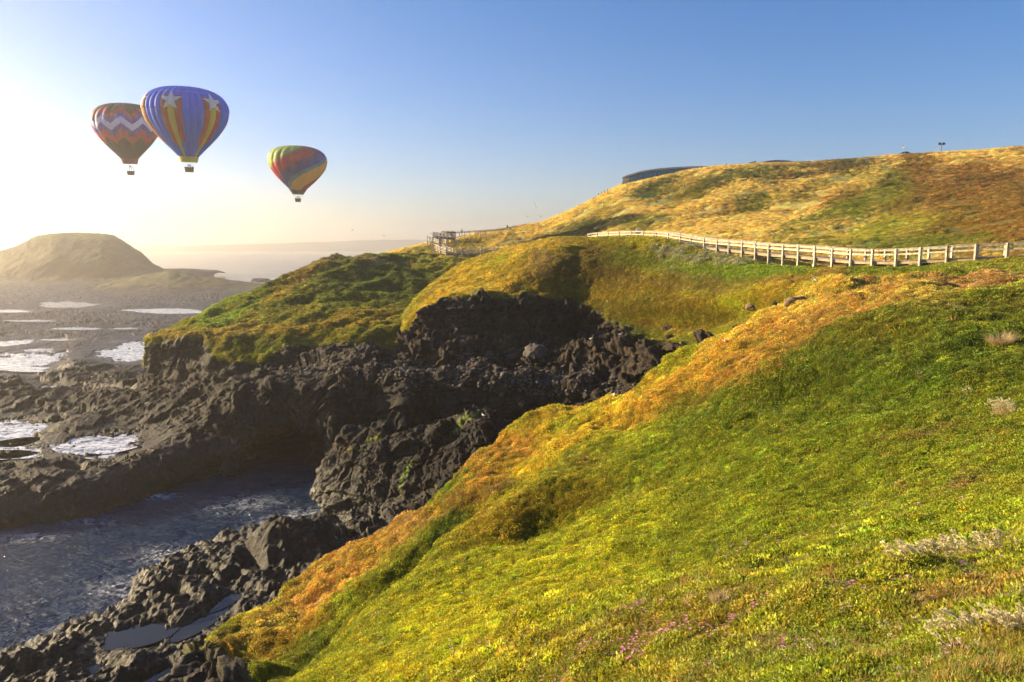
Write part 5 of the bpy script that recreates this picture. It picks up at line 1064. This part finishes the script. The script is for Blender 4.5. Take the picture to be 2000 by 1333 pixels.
# grass tussocks and seed heads
def mat_straw(name, c, tr=.4):
    m, nt, b = newmat(name); oi = N(nt, 'ShaderNodeTexCoord').outputs['Object']; n = noise(nt, 9, 3, .6, oi)
    k = ramp(nt, n.outputs['Fac'], [(.3, tuple(x * .7 for x in c)), (.7, tuple(min(1, x * 1.3) for x in c))]).outputs[0]; L(nt, k, b.inputs['Base Color']); b.inputs['Roughness'].default_value = .7
    t = N(nt, 'ShaderNodeBsdfTranslucent'); L(nt, k, t.inputs['Color']); x = N(nt, 'ShaderNodeMixShader'); x.inputs[0].default_value = tr
    L(nt, b.outputs[0], x.inputs[1]); L(nt, t.outputs[0], x.inputs[2]); L(nt, x.outputs[0], nt.nodes['Material Output'].inputs['Surface']); return m
M['straw'] = mat_straw('dry_grass', (.60, .46, .25), .5); M['seed'] = mat_straw('seed_head', (.85, .72, .46), .5); M['green_blade'] = mat_straw('green_blade', (.09, .12, .02))
def blades(n, rad, hgt, spread, wdt, seed, lean=(-.2, 0)):
    r_ = random.Random(seed); m = MB()
    for i in range(n):
        a = r_.uniform(0, 6.283); q = math.sqrt(r_.random()) * rad; c = Vector((math.cos(a) * q, math.sin(a) * q, -.02)); h = hgt * r_.uniform(.55, 1.1)
        o = Vector((math.cos(a) * spread * r_.uniform(.2, 1.2) + lean[0] + r_.gauss(0, .1), math.sin(a) * spread * r_.uniform(.2, 1.2) + lean[1] + r_.gauss(0, .1), 1.)).normalized()
        s = Vector((-o.y, o.x, 0)).normalized() if abs(o.x) + abs(o.y) > .01 else Vector((1, 0, 0)); s = (s + Vector((r_.gauss(0, .5), 0, 0))).normalized() * wdt
        p1 = c + o * h * .55; p2 = p1 + (o + Vector((o.x * .9, o.y * .9, -.35))).normalized() * h * .45
        m.add([c - s, c + s, p1 + s * .7, p1 - s * .7, p2], [(0, 1, 2, 3), (3, 2, 4)])
    return m
bl = coll('blade_tufts', [proto('blade_tuft', lambda s=s: blades(16, .25, 1., .55, .018, s + 70), M['leaf']) for s in range(3)])
wB = (nearw_ * .7 + .25 * sstep(.1, .5, fbm(FG2, 3., 3, off=58.))) * vis * sstep(.0, .3, fbm(FG2, 1.8, 3, .6, off=57.))
scatter('grass_blades', 'thin dry and green grass blades poking through the ground cover', FG2, nF, np.ones(FG2.shape) * np.array([.34, .29, .10]), wB, 2600, lambda d: .07 + .007 * d, bl, 'grass', .3, .0, .9, .25)
def plumes(n, rad, hgt, ln, seed, lean=-.5, ry=1.):
    r_ = random.Random(seed); st_ = MB(); pl = MB()
    for i in range(n):
        a = r_.uniform(0, 6.283); q = math.sqrt(r_.random()) * rad; c = Vector((math.cos(a) * q, math.sin(a) * q * ry, -.02)); h = hgt * r_.uniform(.6, 1.15)
        d = Vector((lean * .5 + r_.gauss(0, .22), r_.gauss(0, .22), 1)).normalized(); t = c + d * h; e = (d + Vector((lean * r_.uniform(.3, 1.6), r_.gauss(0, .3), -.1))).normalized()
        st_.tube([c, c.lerp(t, .6), t], [.0022, .0018, .0014], 4)
        L_ = ln * r_.uniform(.7, 1.2); nn = 46
        for k in range(nn):
            u = k / nn; w_ = math.sin(math.pi * min(1, u * .92 + .08)) * .24 * L_; g = t + e * L_ * u; bend = Vector((lean * .15, 0, -.25)) * u * u * L_
            rd = Vector((r_.gauss(0, 1), r_.gauss(0, 1), r_.gauss(0, 1))).normalized(); f = (rd * .8 + e * 1.1).normalized(); s = f.cross(Vector((r_.gauss(0, 1), r_.gauss(0, 1), r_.gauss(0, 1)))).normalized() * L_ * .06
            g = g + bend; pl.add([g - s, g + s, g + f * (w_ + L_ * .1)], [(0, 1, 2)])
    return st_, pl
def tussock(px, py, rad, hgt, n, lab, seed, mat='straw', wdt=.006, spread=.9, seedheads=0, ln=.1, green=0, group='dry grass tussocks', ry=1.):
    p, n_, o_ = hit(px, py); r_ = empty('grass_tussock', p); tag(r_, lab, 'grass', group)
    blades(n, rad, hgt, spread, wdt, seed).build('blades', M[mat], r_)
    if green: blades(green, rad * 1.1, hgt * .6, spread, wdt, seed + 5).build('green_blades', M['green_blade'], r_)
    if seedheads:
        a, b = plumes(seedheads, rad, hgt, ln, seed + 9, ry=ry); a.build('stems', M['straw'], r_); b.build('seed_heads', M['seed'], r_)
tussock(1955, 676, .34, 1.0, 1500, 'large rounded straw-coloured tussock high on the shaded green slope at the right edge', 1, wdt=.006, spread=1.1)
tussock(1690, 998, .30, .28, 420, 'wispy dry tuft in the middle of the shaded slope, right of a smaller one', 2, spread=1.2)
tussock(1637, 1003, .18, .2, 220, 'smaller wispy dry tuft left of another in the middle of the shaded slope', 3, spread=1.2)
tussock(1408, 1180, .10, .26, 380, 'fuzzy pinkish dry tuft just above the pink flower band, right of its twin', 4, wdt=.0035, spread=.6)
tussock(1358, 1184, .12, .22, 300, 'fuzzy pinkish dry tuft just above the pink flower band, left of its twin', 5, wdt=.0035, spread=.7)
tussock(1965, 815, .45, .55, 300, 'cluster of cream seed heads on the shaded slope at the right edge', 6, seedheads=80, ln=.2, green=60, spread=.7)
tussock(1895, 775, .2, .35, 60, 'small spray of pale seed stalks left of the cream cluster at the right edge', 7, seedheads=10, ln=.14)
tussock(1800, 740, .12, .35, 60, 'thin single tuft standing in the shaded green slope', 8, seedheads=5, ln=.12)
for i, (px, py, n, lab) in enumerate([(1785,1108,16,'leftmost clump of cream seed heads along the near bank crest'),(1840,1100,20,'second clump of cream seed heads along the near bank crest'),(1895,1092,18,'third clump of cream seed heads along the near bank crest'),(1950,1085,16,'rightmost clump of cream seed heads along the near bank crest'),
    (1990,1240,18,'seed head clump touching the right edge in the lower corner'),(1945,1240,18,'bent seed head clump second from the right edge in the lower corner'),(1895,1240,16,'bent seed head clump third from the right edge in the lower corner'),(1845,1245,12,'thin seed head clump left of the bent row in the lower corner'),(1760,1255,6,'few bent seed heads at the left end of the lower right row'),(1880,1290,5,'single drooping seed heads below the bent row at lower right'),(1650,1205,3,'upright single seed head among the flowers'),(1610,1285,3,'lone seed stalks in the flower bank near the bottom')]):
    near = py > 1180; tussock(px, py, .16 if near else .26, .15 if near else .26, 60, lab, 30 + i, wdt=.0022, seedheads=int(n * 1.4), ln=.105 if near else .16, green=40, spread=.5, group='seed head clumps on the near bank', ry=.5)
# ================================================================== LIGHT, AIR, CAMERA SETTINGS
SUN_AZ = R(-72); SUN_EL = R(16.5)
sd = Vector((math.sin(SUN_AZ) * math.cos(SUN_EL), math.cos(SUN_AZ) * math.cos(SUN_EL), math.sin(SUN_EL)))
sl = bpy.data.lights.new('sun', 'SUN'); sl.energy = 5.; sl.angle = R(.6); sl.color = (1., .79, .47)
so = bpy.data.objects.new('sun', sl); COL.objects.link(so); so.rotation_euler = sd.to_track_quat('Z', 'Y').to_euler()
w = bpy.data.worlds.new('World'); scn.world = w; w.use_nodes = True; nt = w.node_tree
sk_ = nt.nodes.new('ShaderNodeTexSky'); sk_.sky_type = 'NISHITA'; sk_.sun_disc = False
sk_.sun_elevation = SUN_EL; sk_.sun_rotation = SUN_AZ; sk_.altitude = 0; sk_.air_density = 1.; sk_.dust_density = .1; sk_.ozone_density = 2.5
bg = nt.nodes['Background']; bg.inputs['Strength'].default_value = .05
hs_ = nt.nodes.new('ShaderNodeHueSaturation'); hs_.inputs['Saturation'].default_value = 1.35; hs_.inputs['Value'].default_value = 1.
nt.links.new(sk_.outputs[0], hs_.inputs['Color']); tn = nt.nodes.new('ShaderNodeMix'); tn.data_type = 'RGBA'; tn.blend_type = 'MULTIPLY'; tn.inputs[0].default_value = 1.; tn.inputs[7].default_value = (.97, .95, 1.19, 1)
nt.links.new(hs_.outputs[0], tn.inputs[6]); nt.links.new(tn.outputs[2], bg.inputs['Color'])
hz = MB().box((0, 3200, 88), (13000, 6900, 200)).build('haze', [])
hz['kind'] = 'stuff'
hm = bpy.data.materials.new('haze_air'); hm.use_nodes = True; hm.node_tree.nodes.clear()
vo = hm.node_tree.nodes.new('ShaderNodeVolumePrincipled'); ou = hm.node_tree.nodes.new('ShaderNodeOutputMaterial')
vo.inputs['Color'].default_value = (1., .92, .82, 1); vo.inputs['Density'].default_value = .00038; vo.inputs['Anisotropy'].default_value = .76
hm.node_tree.links.new(vo.outputs[0], ou.inputs['Volume']); hz.data.materials.append(hm)
scn.view_settings.view_transform = 'Standard'; scn.view_settings.look = 'None'; scn.view_settings.exposure = 1.62; scn.view_settings.gamma = 1
scn.render.engine = 'CYCLES'
cy = scn.cycles; cy.max_bounces = 6; cy.diffuse_bounces = 3; cy.glossy_bounces = 3; cy.transmission_bounces = 4; cy.volume_bounces = 1; cy.transparent_max_bounces = 8
cy.use_denoising = True; cy.use_adaptive_sampling = True; cy.adaptive_threshold = .02
